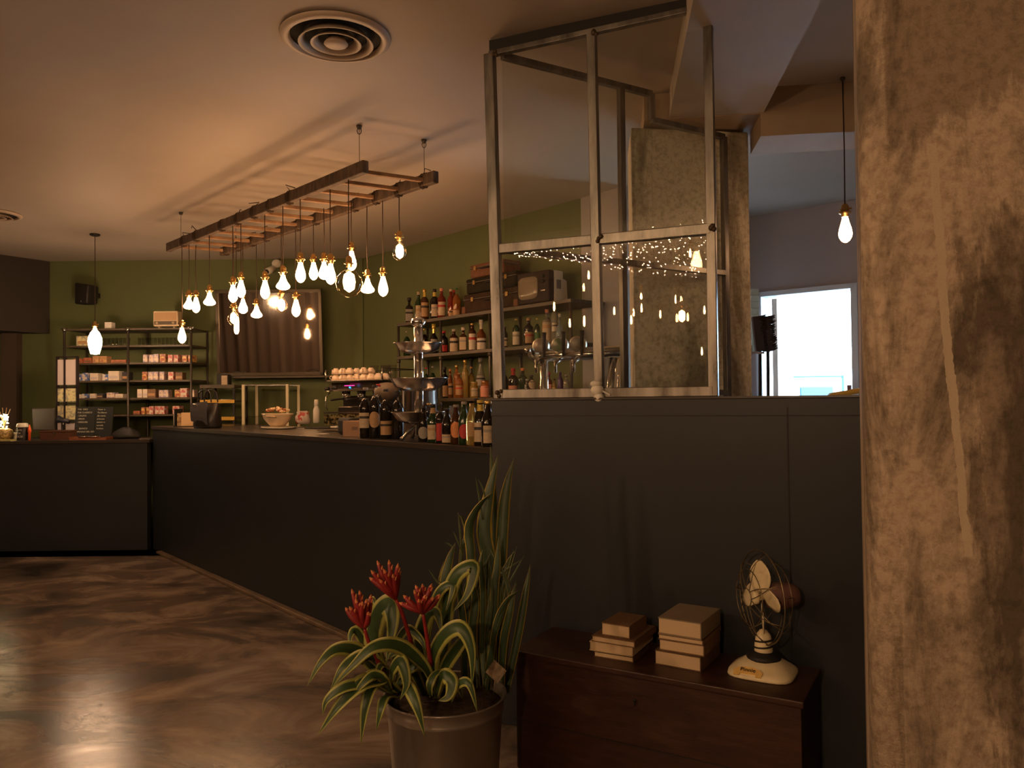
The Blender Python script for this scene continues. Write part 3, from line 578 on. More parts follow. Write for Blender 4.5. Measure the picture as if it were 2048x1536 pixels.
for k in range(22):
    u0 = rs.uniform(940, 1010); leaf([(u0, 1388, 2.75+rs.uniform(-.05, .05)), (u0+rs.uniform(-10, 10), 1290, 2.75), (u0+rs.uniform(-20, 30), 1200+rs.uniform(-30, 40), 2.76), (u0+rs.uniform(-35, 50), 1130+rs.uniform(-40, 60), 2.78)], rs.uniform(.008, .02), L_thin, face=V((0, -1, 0)), base=.8)
def flower(stem, base, tips):
    P = cat_([D(*p) for p in stem], 5); mb = MB(); mb.tube([p-bc for p in P], [.008-.003*i/len(P) for i in range(len(P))], 7)
    fl_ = link('flower', mb, M_petal, pot); B = D(*base)-bc
    for i, (u, v, y) in enumerate(tips):
        T = D(u, v, y)-bc; mid = (B+T)/2+V((rs.uniform(-.006, .006), -.006, .0)); q = cat_([B, mid, T], 5); n = len(q)
        m_ = MB(); m_.tube(q, [.006+.004*math.sin(math.pi*min(1, k/n*1.1)) if k < n-1 else .0015 for k in range(n)], 6); b2 = link('bract', m_, M_petal, fl_)
        m_ = MB(); e = T+(T-mid).normalized()*.004; m_.tube([T+(mid-T)*.35, T+(mid-T)*.12, e], [.0068, .0062, .001], 6); m_.tube([T+(mid-T)*.6, T+(mid-T)*.4+V((.006, -.004, .003)), T+(mid-T)*.3+V((.01, -.006, .008))], [.004, .004, .001], 5); link('bract_tip', m_, M_ptip, fl_)
flower([(835, 1330, 2.56), (815, 1260, 2.52), (800, 1215, 2.50), (791, 1198, 2.5)], (791, 1198, 2.5), [(755, 1123, 2.5), (778, 1122, 2.5), (743, 1142, 2.47), (740, 1156, 2.5), (796, 1129, 2.47), (798, 1137, 2.53), (768, 1140, 2.45), (786, 1150, 2.46), (760, 1160, 2.45)])
flower([(770, 1350, 2.5), (740, 1290, 2.47), (729, 1256, 2.46)], (729, 1256, 2.46), [(704, 1180, 2.46), (719, 1183, 2.48), (692, 1217, 2.46), (700, 1215, 2.42), (742, 1191, 2.46), (733, 1200, 2.43), (712, 1200, 2.43), (725, 1205, 2.41), (737, 1225, 2.42)])
flower([(862, 1330, 2.5), (855, 1280, 2.47), (846, 1226, 2.45)], (846, 1226, 2.45), [(832, 1172, 2.45), (845, 1170, 2.47), (808, 1192, 2.45), (829, 1182, 2.42), (863, 1170, 2.46), (879, 1190, 2.45), (800, 1206, 2.45), (850, 1192, 2.41), (866, 1196, 2.42), (838, 1200, 2.40)])
q = D(992, 1343, 2.62)-bc; b_ = MB(); b_.box(q, (.055, .002, .05), R=Matrix.Rotation(.75, 3, 'Y') @ Matrix.Rotation(-.5, 3, 'X')); b_.cyl(q, q-V((.01, 0, .08)), .0015, n=5); link('plant_tag', b_, mat('plant tag card', (.4, .3, .2), .6, var=.5, scale=50), pot)
# ================================================================ CHEST, BOOKS, FAN
ZC = .44
c0 = G(1022, 1300, ZC); c1 = G(1607, 1405, ZC); dc = (c1-c0).normalized(); ac = ang(dc); nc = V((-dc.y, dc.x, 0)); lc = (c1-c0).length; wc = .342
M_ch = mat('dark red brown timber', (.055, .019, .011), .45, var=.55, scale=7, stretch=(1, 6, 6), bump=.1, bscale=30, lo=.3, hi=.75)
t = thing('wooden_chest', 'dark red-brown wooden blanket chest against the charcoal partition', 'chest', (c0.x, c0.y, 0), ac)
b_ = MB(); b_.box((lc/2, wc/2+.008, .21), (lc-.02, wc-.02, .418)); link('chest_body', b_, M_ch, t, bevel=.003)
b_ = MB(); b_.box((lc/2, wc/2, ZC-.011), (lc, wc, .022)); link('lid', b_, M_ch, t, bevel=.004)
b_ = MB(); b_.lathe([(.006, 0), (.006, .004)], (lc*.47, .0, .345), 10, Matrix.Rotation(math.pi/2, 3, 'X')); b_.box((lc*.47, .0, .335), (.005, .006, .018)); link('keyhole', b_, M_black, t)
b_ = MB(); b_.box((lc/2, -.003+.0, .19), (lc-.022, .002, .003)); link('board_seam', b_, M_black, t)
def onC(u, v): p = G(u, v, ZC); return p
M_page = mat('aged page block', (.58, .43, .27), .85, var=.12, scale=60, stretch=(1, 1, 14))
def book(name, label, p, w, l, h, rz, z, cover, grp, spine='r', board=.003):
    r = thing(name, label, 'book', (p.x, p.y, z), rz, grp)
    b_ = MB(); b_.box((w/2-.001, l/2, h/2), (w-.006, l-.006, h-2*board)); link('page_block', b_, M_page, r)
    b_ = MB(); b_.box((w/2, l/2, board/2), (w, l, board)); b_.box((w/2, l/2, h-board/2), (w, l, board))
    if spine == 'r': b_.box((w-.001, l/2, h/2), (.003, l, h))
    else: b_.box((.001, l/2, h/2), (.003, l, h))
    link('cover', b_, cover, r); return r
K_tan = mat('tan cloth cover', (.20, .11, .055), .8, var=.3, scale=120); K_kraft = mat('faded olive card cover', (.24, .18, .12), .8, var=.15, scale=10); K_dk = mat('brown leather cover', (.13, .07, .035), .65, var=.3, scale=20); K_crm = mat('cream paper cover', (.5, .38, .24), .8)
a0 = onC(1182, 1312); ab = ac+.02
book('book', 'thin brown book at the bottom of the left stack on the chest', a0+dc*.012, .15, .21, .02, ab, ZC, K_dk, 'left stack of books')
book('book', 'cream paged book second from the bottom of the left stack', a0-dc*.006, .165, .225, .033, ab+.01, ZC+.0205, K_crm, 'left stack of books')
book('book', 'flat brown book under the small patterned book in the left stack', a0+dc*.004, .165, .22, .022, ab-.02, ZC+.054, K_tan, 'left stack of books')
book('book', 'small brown book with pebbled cover on top of the left stack', a0+dc*.034+nc*.02, .11, .16, .045, ab-.04, ZC+.0765, K_tan, 'left stack of books')
a1 = onC(1310, 1328)
book('book', 'thick cream paged book at the bottom of the right stack on the chest', a1, .165, .215, .05, ac-.03, ZC, K_dk, 'right stack of books')
book('book', 'brown wrapped book in the middle of the right stack', a1+dc*.014+nc*.006, .16, .2, .038, ac+.0, ZC+.0505, K_tan, 'right stack of books')
book('book', 'thin tan book just below the top book of the right stack', a1+dc*.012+nc*.004, .16, .21, .018, ac-.02, ZC+.089, K_tan, 'right stack of books')
book('book', 'large thick olive-covered book on top of the right stack', a1+dc*.012+nc*.004, .155, .215, .058, ac-.03, ZC+.1075, K_kraft, 'right stack of books', board=.004)
# fan
fp = G(1526, 1345, ZC); fan = thing('desk_fan', 'small vintage cream desk fan with wire cage on the wooden chest', 'desk fan', (fp.x, fp.y, ZC), ac)
def sq_ring(w, l, z, n=32, p=3.2, cx=0, cy=0):
    out = []
    for i in range(n):
        a = 2*math.pi*i/n; c, s = math.cos(a), math.sin(a); k = (abs(c)**p+abs(s)**p)**(-1/p); out.append((cx+w*c*k, cy+l*s*k, z))
    return out
def loft(rings, capb=True, capt=True):
    m_ = MB(); n = len(rings[0]); vs = [p for r in rings for p in r]; fs = []
    for j in range(len(rings)-1):
        for i in range(n): fs.append((j*n+i, j*n+(i+1) % n, (j+1)*n+(i+1) % n, (j+1)*n+i))
    if capb: fs.append(tuple(reversed(range(n))))
    if capt: fs.append(tuple(range((len(rings)-1)*n, len(rings)*n)))
    m_.add(vs, fs, True); return m_
b_ = loft([sq_ring(.1, .095, 0, p=4), sq_ring(.108, .103, .003, p=4), sq_ring(.106, .101, .013, p=4), sq_ring(.094, .086, .022, p=3.6, cy=.006), sq_ring(.075, .066, .034, p=3, cy=.012), sq_ring(.058, .052, .046, p=2.2, cy=.015)])
fb = link('fan_base', b_, M_cream, fan)
b_ = MB(); pts = [(x*1.4, z*1.15) for x, z in [(-.032, 0), (-.02, 0), (-.018, .009), (.018, .009), (.02, 0), (.032, 0), (.034, .018), (.026, .028), (.01, .033), (-.01, .033), (-.026, .028), (-.034, .018)]]
b_.add([(x, 0, z) for x, z in pts]+[(x, .003, z) for x, z in pts], [tuple(range(12)), tuple(reversed(range(12, 24)))]+[(i, (i+1) % 12+0, (i+1) % 12+12, i+12) for i in range(12)])
pt = math.radians(-60)
pl_ = link('name_plate', b_, mat('gilt plate', (.9, .6, .2), .4, metal=.25), fb); pl_.location = (-.03, -.102, .0150); pl_.rotation_euler = (pt, 0, 0); pl_['label'] = 'gilt name plate'
text('plate_lettering', 'Pinnie', .021, M_black, fb, (-.03, -.083, .0292), (math.radians(90)+pt, 0, 0))
b_ = MB(); b_.lathe([(.056, .044), (.058, .052), (.05, .06), (.036, .064), (.03, .07)], (0, .015, 0), 24); link('base_collar', b_, M_black, fb)
b_ = MB(); b_.lathe([(.03, .062), (.031, .075), (.029, .1), (.024, .125), (.012, .14), (.003, .143)], (0, .015, 0), 20); link('neck', b_, M_cream, fan)
b_ = MB(); b_.tube([(.033*math.cos(a), .015+.033*math.sin(a), .07+.0035*a) for a in [i*.4 for i in range(40)]], .0032, 6); link('wrapped_cable', b_, M_black, fan)
b_ = MB(); b_.cyl((.0, .015, .12), (0, .018, .2), .006, n=10); link('stem', b_, M_chrome, fan)
ax = V((-.985, -.17, .0)); ax = Matrix.Rotation(-ac, 3, 'Z') @ ax.normalized(); hc = V((-.005, .015, .252)); Rf = ax.to_track_quat('Z', 'Y').to_matrix()
def fp_(p): return hc + Rf @ V(p)
b_ = MB(); b_.lathe([(.02, -.135), (.036, -.125), (.045, -.09), (.045, -.04), (.036, -.02), (.01, -.015)], hc, 20, Rf); link('motor_housing', b_, mat('dull pink brown housing', (.20, .10, .085), .5), fan)
b_ = MB(); b_.cyl(fp_((0, 0, -.02)), fp_((0, 0, .022)), .012); b_.lathe([(.022, .016), (.024, .024), (.02, .03), (.004, .033)], hc, 16, Rf); link('hub', b_, M_cream, fan)
for k in range(4):
    a0_ = math.radians(95+90*k); b_ = MB(); vs = []; fs = []
    n1, n2 = 9, 7
    for i in range(n1):
        r = .018+.105*i/(n1-1); wv = .5*(.022+.06*math.sin(math.pi*min(.93, .12+.8*i/(n1-1))))
        for j in range(n2):
            s_ = -1+2*j/(n2-1); w2 = wv*math.sqrt(max(0, 1-(max(0, (i-(n1-3))/2.4))**2)) if i > n1-3 else wv
            x = r; y = s_*w2; z = .5*y*(1-.3*i/n1)
            vs.append(fp_((x*math.cos(a0_)-y*math.sin(a0_), x*math.sin(a0_)+y*math.cos(a0_), z)))
    for i in range(n1-1):
        for j in range(n2-1): fs.append((i*n2+j, i*n2+j+1, (i+1)*n2+j+1, (i+1)*n2+j))
    b_.add(vs, fs, True); o = link('blade', b_, M_cream, fan); so = o.modifiers.new('t', 'SOLIDIFY'); so.thickness = .0016
M_wire = mat('dull brass wire', (.22, .17, .10), .4, metal=.8)
RC = .158
b_ = MB(); b_.tube([fp_((RC*math.cos(a), RC*math.sin(a), 0)) for a in [i*2*math.pi/40 for i in range(40)]], .0026, 6, closed=True)
for rr_, z_ in ((.03, .052), (.095, .045)): b_.tube([fp_((rr_*math.cos(a), rr_*math.sin(a), z_)) for a in [i*2*math.pi/30 for i in range(30)]], .0017, 5, closed=True)
for k in range(7):      # petal loops of the front guard
    a = 2*math.pi*k/7; loop = []
    for i in range(18):
        q_ = i/17*2-1; rr_ = RC-(RC-.03)*math.cos(q_*math.pi/2)**.8; aa = a+q_*.5; zz_ = .054*math.sqrt(max(0, 1-(rr_/RC)**2)) 
        loop.append(fp_((rr_*math.cos(aa), rr_*math.sin(aa), zz_)))
    b_.tube(loop, .0016, 5)
link('front_guard', b_, M_wire, fan)
b_ = MB()
for k in range(8):
    a = 2*math.pi*k/8+.2; b_.tube([fp_(((RC*math.cos(s_))*math.cos(a), (RC*math.cos(s_))*math.sin(a), -.075*math.sin(s_))) for s_ in [i*.13 for i in range(10)]], .0016, 5)
b_.tube([fp_((.11*math.cos(a), .11*math.sin(a), -.053)) for a in [i*2*math.pi/30 for i in range(30)]], .0017, 5, closed=True)
link('rear_guard', b_, M_wire, fan)
# ================================================================ BOTTLE SHELVES
WS = .02; DS = .36                                                            # gap to the wall, shelf depth
pF = P_B - nB*(WS+DS)
def shelfpt(u, z=1.7, back=.0):
    p = W(u, 700, pF + nB*back, dB); p.z = z; return p
s0, s1 = shelfpt(795), shelfpt(1140); LS = (s1-s0).length
ZT = [1.39, 1.79, 2.105]
t = thing('bottle_shelf', 'dark three tier pipe and plank shelf unit holding the liquor bottles', 'shelf unit', (s0.x, s0.y, ZK), ang(dB))
for z in ZT:
    b_ = MB(); b_.box((LS/2, DS/2, z-ZK-.014), (LS+.03, DS, .028)); link('shelf_board', b_, M_plank, t, bevel=.002)
for x in (.0, .68, 1.36, LS):
    for y in (.012, DS-.012):
        b_ = MB(); b_.cyl((x, y, .0), (x, y, ZT[-1]-ZK-.028), .0125, n=10)
        for z in ZT[:-1]: b_.cyl((x, y, z-ZK-.06), (x, y, z-ZK-.032), .019, n=10); b_.cyl((x, y, z-ZK+.002), (x, y, z-ZK+.016), .017, n=10)
        link('pipe_post', b_, M_pipe, t)
def gl(name, col, rough=.05, trans=.0, var=0):
    return mat(name, col, rough, trans=trans, spec=.6, coat=.2)
GL = {'dark': gl('near black bottle glass', (.012, .009, .007)), 'green': gl('dark green bottle glass', (.014, .032, .01)), 'brown': gl('brown bottle glass', (.05, .018, .006)), 'amber': gl('amber spirit', (.45, .14, .03), trans=.75),
      'clear': gl('clear bottle glass', (.75, .72, .66), trans=.85), 'red': gl('red liqueur', (.4, .05, .02), trans=.7), 'orange': gl('orange liqueur', (.6, .22, .05), trans=.7), 'gold': gl('golden spirit', (.7, .48, .14), trans=.75), 'blue': gl('pale blue bottle glass', (.6, .7, .8), trans=.8),
      'purple': gl('purple bottle glass', (.06, .02, .12)), 'white': mat('white bottle', (.6, .55, .45), .4)}
def flat(n, c, r=.6): return mat(n, c, r, var=.15, scale=60)
LB_ = {'cream': flat('cream label', (.50, .38, .25)), 'white': flat('white label', (.58, .50, .40)), 'black': flat('black label', (.03, .025, .022)), 'red': flat('red label', (.45, .035, .03)), 'pink': flat('salmon label', (.6, .25, .17)),
       'tan': flat('tan label', (.42, .25, .12)), 'yellow': flat('yellow label', (.6, .42, .08)), 'gold': mat('gold foil', (.75, .5, .15), .3, metal=.8), 'green': flat('green label', (.06, .16, .05)), 'grey': flat('grey label', (.3, .26, .22)), 'orange': flat('orange label', (.65, .24, .08)), 'blue': flat('blue label', (.06, .12, .35)), 'purple': flat('dark purple wax', (.06, .015, .05))}
# silhouettes in units of (radius, height)
BP = {'wine': [(.9, 0), (1, .02), (1, .58), (.93, .66), (.55, .74), (.36, .79), (.34, .95), (.40, .955), (.40, .975), (.36, 1)],
      'spirit': [(.9, 0), (1, .02), (1, .60), (.92, .68), (.5, .75), (.36, .79), (.34, .90), (.42, .905), (.42, 1), (.38, 1)],
      'square': [(.95, 0), (1, .02), (1, .60), (.9, .66), (.42, .71), (.34, .75), (.34, .88), (.42, .885), (.42, 1), (.38, 1)],
      'beer': [(.9, 0), (1, .02), (1, .50), (.92, .60), (.62, .72), (.44, .80), (.40, .93), (.47, .935), (.47, .98), (.40, 1)],
      'squat': [(.85, 0), (1, .04), (1, .42), (.85, .55), (.45, .64), (.32, .70), (.32, .86), (.42, .865), (.42, 1), (.38, 1)],
      'cone': [(.95, 0), (1, .02), (.98, .25), (.7, .55), (.36, .75), (.30, .80), (.30, .9), (.38, .905), (.38, 1), (.34, 1)],
      'flask': [(.8, 0), (1, .05), (1.02, .35), (.88, .55), (.35, .66), (.28, .72), (.28, .88), (.36, .885), (.36, 1), (.3, 1)],
      'slim': [(.9, 0), (1, .02), (1, .66), (.8, .73), (.45, .78), (.4, .92), (.48, .925), (.48, 1), (.4, 1)],
      'jar': [(.9, 0), (1, .03), (1, .62), (.85, .72), (.7, .76), (.74, .78), (.74, .98), (.7, 1)]}
bcache = {}
def bottle(p, h, r, shape, glass, lab, cap, label, grp, cat='bottle', lz=(.12, .5), round_=False, arc=2.2, neck=None):
    key = (round(h, 3), round(r, 4), shape, glass, lab, cap, lz, round_, neck)
    root = thing({'bottle': 'bottle', 'beer bottle': 'beer_bottle', 'wine bottle': 'wine_bottle', 'jar': 'jar'}[cat], label, cat, p, math.atan2(p.y, p.x)-math.pi/2+random.uniform(-.35, .35), grp)
    if key in bcache:
        for o in bcache[key].children: c = o.copy(); C.objects.link(c); c.parent = root
        return root
    bcache[key] = root; pr = BP[shape]; sq = .85 if shape == 'square' else 0; kk = .8 if sq else 1; nn = 24
    b_ = MB(); b_.lathe([(a*r*kk, z*h) for a, z in pr if z <= .93 or shape == 'jar'], (0, 0, 0), nn, sq=sq); link('glass_body', b_, GL[glass], root)
    def band(z0, z1, nm, mt, grow=1.012, full=False, rnd=False):
        m_ = MB(); vs = []; fs = []; A = 3.1416*2 if full else arc; nz = 8; na = 14
        def rad(z):
            for (a, za), (b, zb_) in zip(pr, pr[1:]):
                if za <= z <= zb_: return (a+(b-a)*(z-za)/max(zb_-za, 1e-6))*r
            return pr[-1][0]*r
        for i in range(na+1):
            for j in range(nz+1):
                s_ = -1+2*i/na; q = -1+2*j/nz
                if rnd: q2 = q*math.sqrt(max(0, 1-s_*s_)); s2 = s_*min(1, (z1-z0)*h/2/(r*.9))
                else: q2, s2 = q, s_*A/2
                z = (z0+z1)/2+(z1-z0)/2*q2; an = -math.pi/2+s2; k = 1
                rr = rad(z)*grow*kk*(1/max(abs(math.cos(an)), abs(math.sin(an)))**sq if sq else 1)
                vs.append((rr*math.cos(an), rr*math.sin(an), z*h))
        for i in range(na):
            for j in range(nz): fs.append((i*(nz+1)+j, (i+1)*(nz+1)+j, (i+1)*(nz+1)+j+1, i*(nz+1)+j+1))
        m_.add(vs, fs, True); return link(nm, m_, mt, root)
    if lab:
        l_ = band(lz[0], lz[1], 'label', LB_[lab], 1.012, rnd=round_)
        if lab in ('cream', 'white', 'tan', 'yellow', 'grey') and not round_: band(lz[0]+(lz[1]-lz[0])*.62, lz[0]+(lz[1]-lz[0])*.78, 'label_band', LB_[('red', 'black', 'tan', 'black', 'grey')[len(bcache) % 5]], 1.02)
    if neck: band(.76 if shape != 'squat' else .7, .9, 'neck_label', LB_[neck], 1.06, full=True)
    if cap:
        z0 = [z for a, z in pr if z >= .86][0]; b_ = MB(); b_.lathe([(a*r*1.05, z*h) for a, z in pr if z >= z0], (0, 0, 0), 16); link('cap', b_, LB_[cap], root)
    return root
random.seed(5)
CAPN = {'black': 'black', 'white': 'white', 'red': 'red', 'gold': 'gold', 'cream': 'cream', 'yellow': 'yellow', 'tan': 'cork', 'green': 'green', 'pink': 'pink', 'grey': 'grey', 'purple': 'dark', 'orange': 'orange', 'blue': 'blue'}
def look(shape, glass, lab, cap):
    return f"{glass} {dict(wine='tall', spirit='round', square='square', beer='beer', squat='squat', cone='conical', flask='bulbous', slim='slim', jar='wide')[shape]} bottle" + (f" with {lab} label" if lab else '')
def row(items, z, grp, where, back=.13, dk=1):
    for i, it in enumerate(items):
        u, hpx, rpx, shape, glass, lab, cap = it[:7]; ex = it[7] if len(it) > 7 else {}
        bk = ex.get('back', back); p = shelfpt(u, z, bk); sc_ = p.y/FPX
        kw = {k: v for k, v in ex.items() if k != 'back'}
        bottle(p, hpx*sc_, rpx*sc_, shape, glass, lab, cap, look(shape, glass, lab, cap)+f", {ORD[i+1]} from the left {where}", grp, **kw)
row([(819, 53, 9.5, 'square', 'dark', 'grey', 'black', {'lz': (.1, .55)}), (838, 62, 7.5, 'spirit', 'green', 'cream', 'cream', {'lz': (.08, .55)}), (850, 66, 8.5, 'spirit', 'brown', 'tan', 'gold', {'lz': (.15, .58), 'neck': 'yellow'}),
     (870, 63, 9, 'spirit', 'dark', 'cream', 'black', {'lz': (.12, .5), 'neck': 'yellow'}), (884, 63, 8.5, 'spirit', 'red', 'cream', 'pink', {'lz': (.12, .55)}), (903, 58, 7, 'slim', 'red', 'tan', 'cream', {'lz': (.05, .28)}), (914, 60, 8, 'wine', 'orange', 'tan', 'green', {'lz': (.06, .25), 'back': .16}), (909, 60, 5, 'slim', 'red', None, 'red', {'back': .25})],
    ZT[2], 'bottles on the top shelf', 'on the top shelf')
row([(814, 52, 7, 'wine', 'green', None, 'cream'), (849, 54, 8, 'wine', 'dark', 'tan', 'gold'), (868, 62, 9, 'squat', 'dark', 'grey', 'yellow', {'neck': 'gold'}), (888, 46, 9, 'spirit', 'dark', 'red', 'red', {'lz': (.1, .38)}), (908, 48, 9, 'spirit', 'brown', 'cream', 'white', {'lz': (.06, .62)}), (927, 50, 9, 'square', 'brown', 'cream', 'white', {'lz': (.1, .6)}),
     (945, 57, 8, 'slim', 'brown', 'white', 'gold', {'lz': (.06, .62)}), (963, 62, 10, 'squat', 'amber', 'white', 'white', {'lz': (.04, .4), 'neck': 'white'}), (1003, 48, 5, 'spirit', 'dark', None, 'white', {'back': .2}), (1010, 44, 6, 'slim', 'dark', 'cream', 'black'), (1033, 58, 8, 'wine', 'green', 'white', 'yellow', {'lz': (.1, .55)}), (1058, 58, 10, 'spirit', 'dark', 'tan', 'tan', {'lz': (.12, .5)}), (1075, 56, 6, 'wine', 'green', 'green', 'yellow'),
     (1095, 72, 10, 'spirit', 'clear', 'cream', 'pink', {'lz': (.08, .7)}), (1110, 84, 7, 'slim', 'clear', 'white', 'grey', {'lz': (.3, .5), 'back': .1}), (1120, 60, 7, 'flask', 'blue', None, 'white', {'back': .08})],
    ZT[1], 'bottles on the middle shelf', 'on the middle shelf')
row([(852, 62, 6, 'wine', 'green', None, 'red'), (865, 64, 7, 'wine', 'green', None, 'grey'), (889, 62, 8, 'spirit', 'dark', 'tan', 'black', {'lz': (.05, .4)}), (900, 58, 5, 'slim', 'amber', 'tan', 'orange'), (913, 66, 7, 'slim', 'orange', None, 'gold'), (918, 50, 8, 'wine', 'orange', 'tan', 'tan', {'back': .08}), (930, 76, 7, 'slim', 'gold', None, 'gold'), (942, 62, 7, 'wine', 'gold', None, 'orange', {'back': .2}), (961, 80, 12, 'cone', 'clear', 'grey', 'grey', {'lz': (.3, .55), 'back': .2}),
     (948, 32, 9, 'jar', 'gold', 'cream', 'green', {'lz': (.08, .6), 'back': .06, 'cat': 'jar'}), (969, 34, 10, 'jar', 'orange', 'pink', 'purple', {'lz': (.05, .75), 'back': .06, 'cat': 'jar'})],
    ZT[0], 'bottles on the lower shelf', 'on the lower shelf')
row([(1008, 58, 8, 'wine', 'dark', 'white', 'pink', {'lz': (.02, .22), 'round_': True}), (1026, 58, 10, 'spirit', 'dark', 'pink', 'red', {'lz': (.16, .4), 'neck': 'red'}), (1045, 58, 9, 'spirit', 'green', 'white', 'orange', {'lz': (.02, .22), 'round_': True}), (1053, 36, 5, 'slim', 'clear', 'white', 'white'), (1062, 44, 9, 'spirit', 'dark', 'cream', 'black', {'lz': (.36, .78), 'round_': True, 'back': .08}), (1083, 40, 7, 'spirit', 'amber', 'cream', 'yellow', {'lz': (.05, .6)}), (1097, 50, 8, 'square', 'red', 'pink', 'red', {'lz': (.1, .5)}), (1108, 36, 4.5, 'slim', 'gold', 'yellow', 'black'), (1120, 50, 6, 'slim', 'purple', None, 'purple'), (1132, 44, 6, 'slim', 'clear', None, 'grey')],
    ZT[0], 'bottles on the lower shelf behind the glass', 'on the lower shelf behind glass')
# suitcases and television on the top shelf
def case(name, label, u0, u1, z, h, dpt, m_, back=.04, corner=None, strap=True):
    a = shelfpt(u0, z, back); b = shelfpt(u1, z, back); L = (b-a).length
    r = thing(name, label, 'suitcase', a, ang(dB), 'old suitcases stacked on the shelf')
    b_ = MB(); b_.box((L/2, dpt/2, h*.36), (L, dpt, h*.70)); link('case_body', b_, m_, r, bevel=.018)
    b_ = MB(); b_.box((L/2, dpt/2, h*.86), (L+.004, dpt+.004, h*.27)); link('case_lid', b_, m_, r, bevel=.015)
    b_ = MB(); b_.box((L/2, dpt/2, h*.715), (L+.006, dpt+.006, .006)); link('trim_band', b_, M_plank, r)
    b_ = MB(); b_.tube([(L/2-.05, -.004, h*.6), (L/2-.045, -.026, h*.56), (L/2+.045, -.026, h*.56), (L/2+.05, -.004, h*.6)], .006, 6); link('handle', b_, M_black, r)
    for x in (.18, .82): b_ = MB(); b_.box((L*x, -.004, h*.7), (.03, .01, .035)); link('latch', b_, M_brass, r)
    if corner:
        for x in (0.012, L-.012): b_ = MB(); b_.box((x, .012, h*.2), (.05, .05, h*.36)); link('corner_patch', b_, corner, r, bevel=.006)
    return r
S_br = mat('brown fibre suitcase', (.05, .031, .02), .75, spec=.12, var=.3, scale=12); S_bk = mat('olive black suitcase', (.026, .022, .015), .7, spec=.12, var=.3, scale=10); S_sm = mat('tan leather case', (.17, .08, .045), .7, spec=.15, var=.2, scale=20)
sy = shelfpt(980).y/FPX
case('suitcase', 'brown old suitcase with tan corners at the bottom of the suitcase stack', 928, 1036, ZT[2], .165, .27, S_br, .03, S_sm)
case('suitcase', 'olive black suitcase in the middle of the suitcase stack', 933, 1033, ZT[2]+.167, .13, .25, S_bk, .04)
case('suitcase', 'small tan and black case on top of the suitcase stack', 941, 1008, ZT[2]+.299, .115, .2, S_sm, .05)
p = shelfpt(1036, ZT[2], .03); rz = ang(dB)+.06
tv = thing('portable_television', 'small vintage television with dark front and white case on the top shelf', 'television', p, rz)
w_, h_ = .34, .255
b_ = loft([[(x, y, z) for x, z in ((0, .012), (w_, .012), (w_, h_), (0, h_))] for y in (.0, .05)]); 
b_ = MB(); b_.box((w_/2, .03, h_/2+.006), (w_, .06, h_-.012)); link('front_bezel', b_, mat('dark brown plastic', (.03, .02, .016), .6, spec=.15), tv, bevel=.01)
b_ = MB(); v0 = [(0, .06, .012), (w_, .06, .012), (w_, .06, h_), (0, .06, h_), (.0, .16, .012), (w_, .16, .012), (w_, .16, h_), (0, .16, h_), (.02, .165, .015), (w_-.02, .165, .015), (w_-.02, .165, h_-.045), (.02, .165, h_-.045), (.03, .25, .02), (w_-.03, .25, .02), (w_-.04, .25, h_-.06), (.03, .25, h_-.06)]
b_.add(v0, [(0, 3, 2, 1)]+[(k+i, k+(i+1) % 4, k+4+(i+1) % 4, k+4+i) for k in (0, 4, 8) for i in range(4)]+[(12, 13, 14, 15)]); link('rear_case', b_, mat('white television case', (.82, .76, .66), .45), tv, bevel=.004)
b_ = MB(); b_.box((w_+.0, .11, .15), (.004, .05, .07)); link('side_grille', b_, mat('grey grille', (.2, .18, .17), .6), tv)
pts = sq_ring(.105, .088, 0, 28, 5); b_ = MB(); n = 28
R_ = [[(.118+x*k, -y_, .132+z*k) for x, z, _ in pts] for k, y_ in ((1, .002), (.96, .008), (.6, .013))]
b_ = loft(R_, False, True); link('screen', b_, mat('grey glass screen', (.23, .18, .13), .15, spec=.7), tv)
b_ = MB(); b_.box((.28, -.003, .1), (.045, .006, .008)); link('brand_badge', b_, M_inox, tv)
b_ = MB(); [b_.cyl((.28, 0, z), (.28, -.012, z), .014, n=14) for z in (.17, .21)]; link('tuning_knob', b_, M_black, tv)
b_ = MB(); [b_.box((x, y, .006), (.03, .03, .012)) for x in (.03, w_-.03) for y in (.04, .2)]; link('foot', b_, M_black, tv)
# ================================================================ ON THE BAR
ZBt = ZB+.0005
def onB(u, v): return G(u, v, ZBt)
def bpt(u, w):                         # point on the bar top w metres behind its front edge, in column u
    p = W(u, 800, BAR0+nB*w, dB); p.z = ZBt; return p
def brow(items, grp, where, cat):
    for i, it in enumerate(items):
        u, w, top, r, shape, glass, lab, cap = it[:8]; ex = it[8] if len(it) > 8 else {}
        p = bpt(u, w); h = (D(u, top, p.y).z - ZBt)
        bottle(p, h, r, shape, glass, lab, cap, look(shape, glass, lab, cap).replace('beer bottle', 'bottle')+f", {ORD[i+1]} from the left {where}", grp, cat=cat, **ex)
brow([(731, .10, 775, .037, 'wine', 'dark', 'cream', 'grey', {'lz': (.2, .5)}), (750, .12, 770, .037, 'wine', 'dark', 'tan', 'black', {'lz': (.2, .5), 'round_': True}), (772, .13, 778, .037, 'wine', 'dark', 'tan', 'black', {'lz': (.08, .36)}), (795, .17, 780, .037, 'wine', 'dark', None, 'black'), (757, .30, 768, .036, 'wine', 'dark', None, 'red')],
     'wine bottles on the bar', 'among the wine on the bar', 'wine bottle')
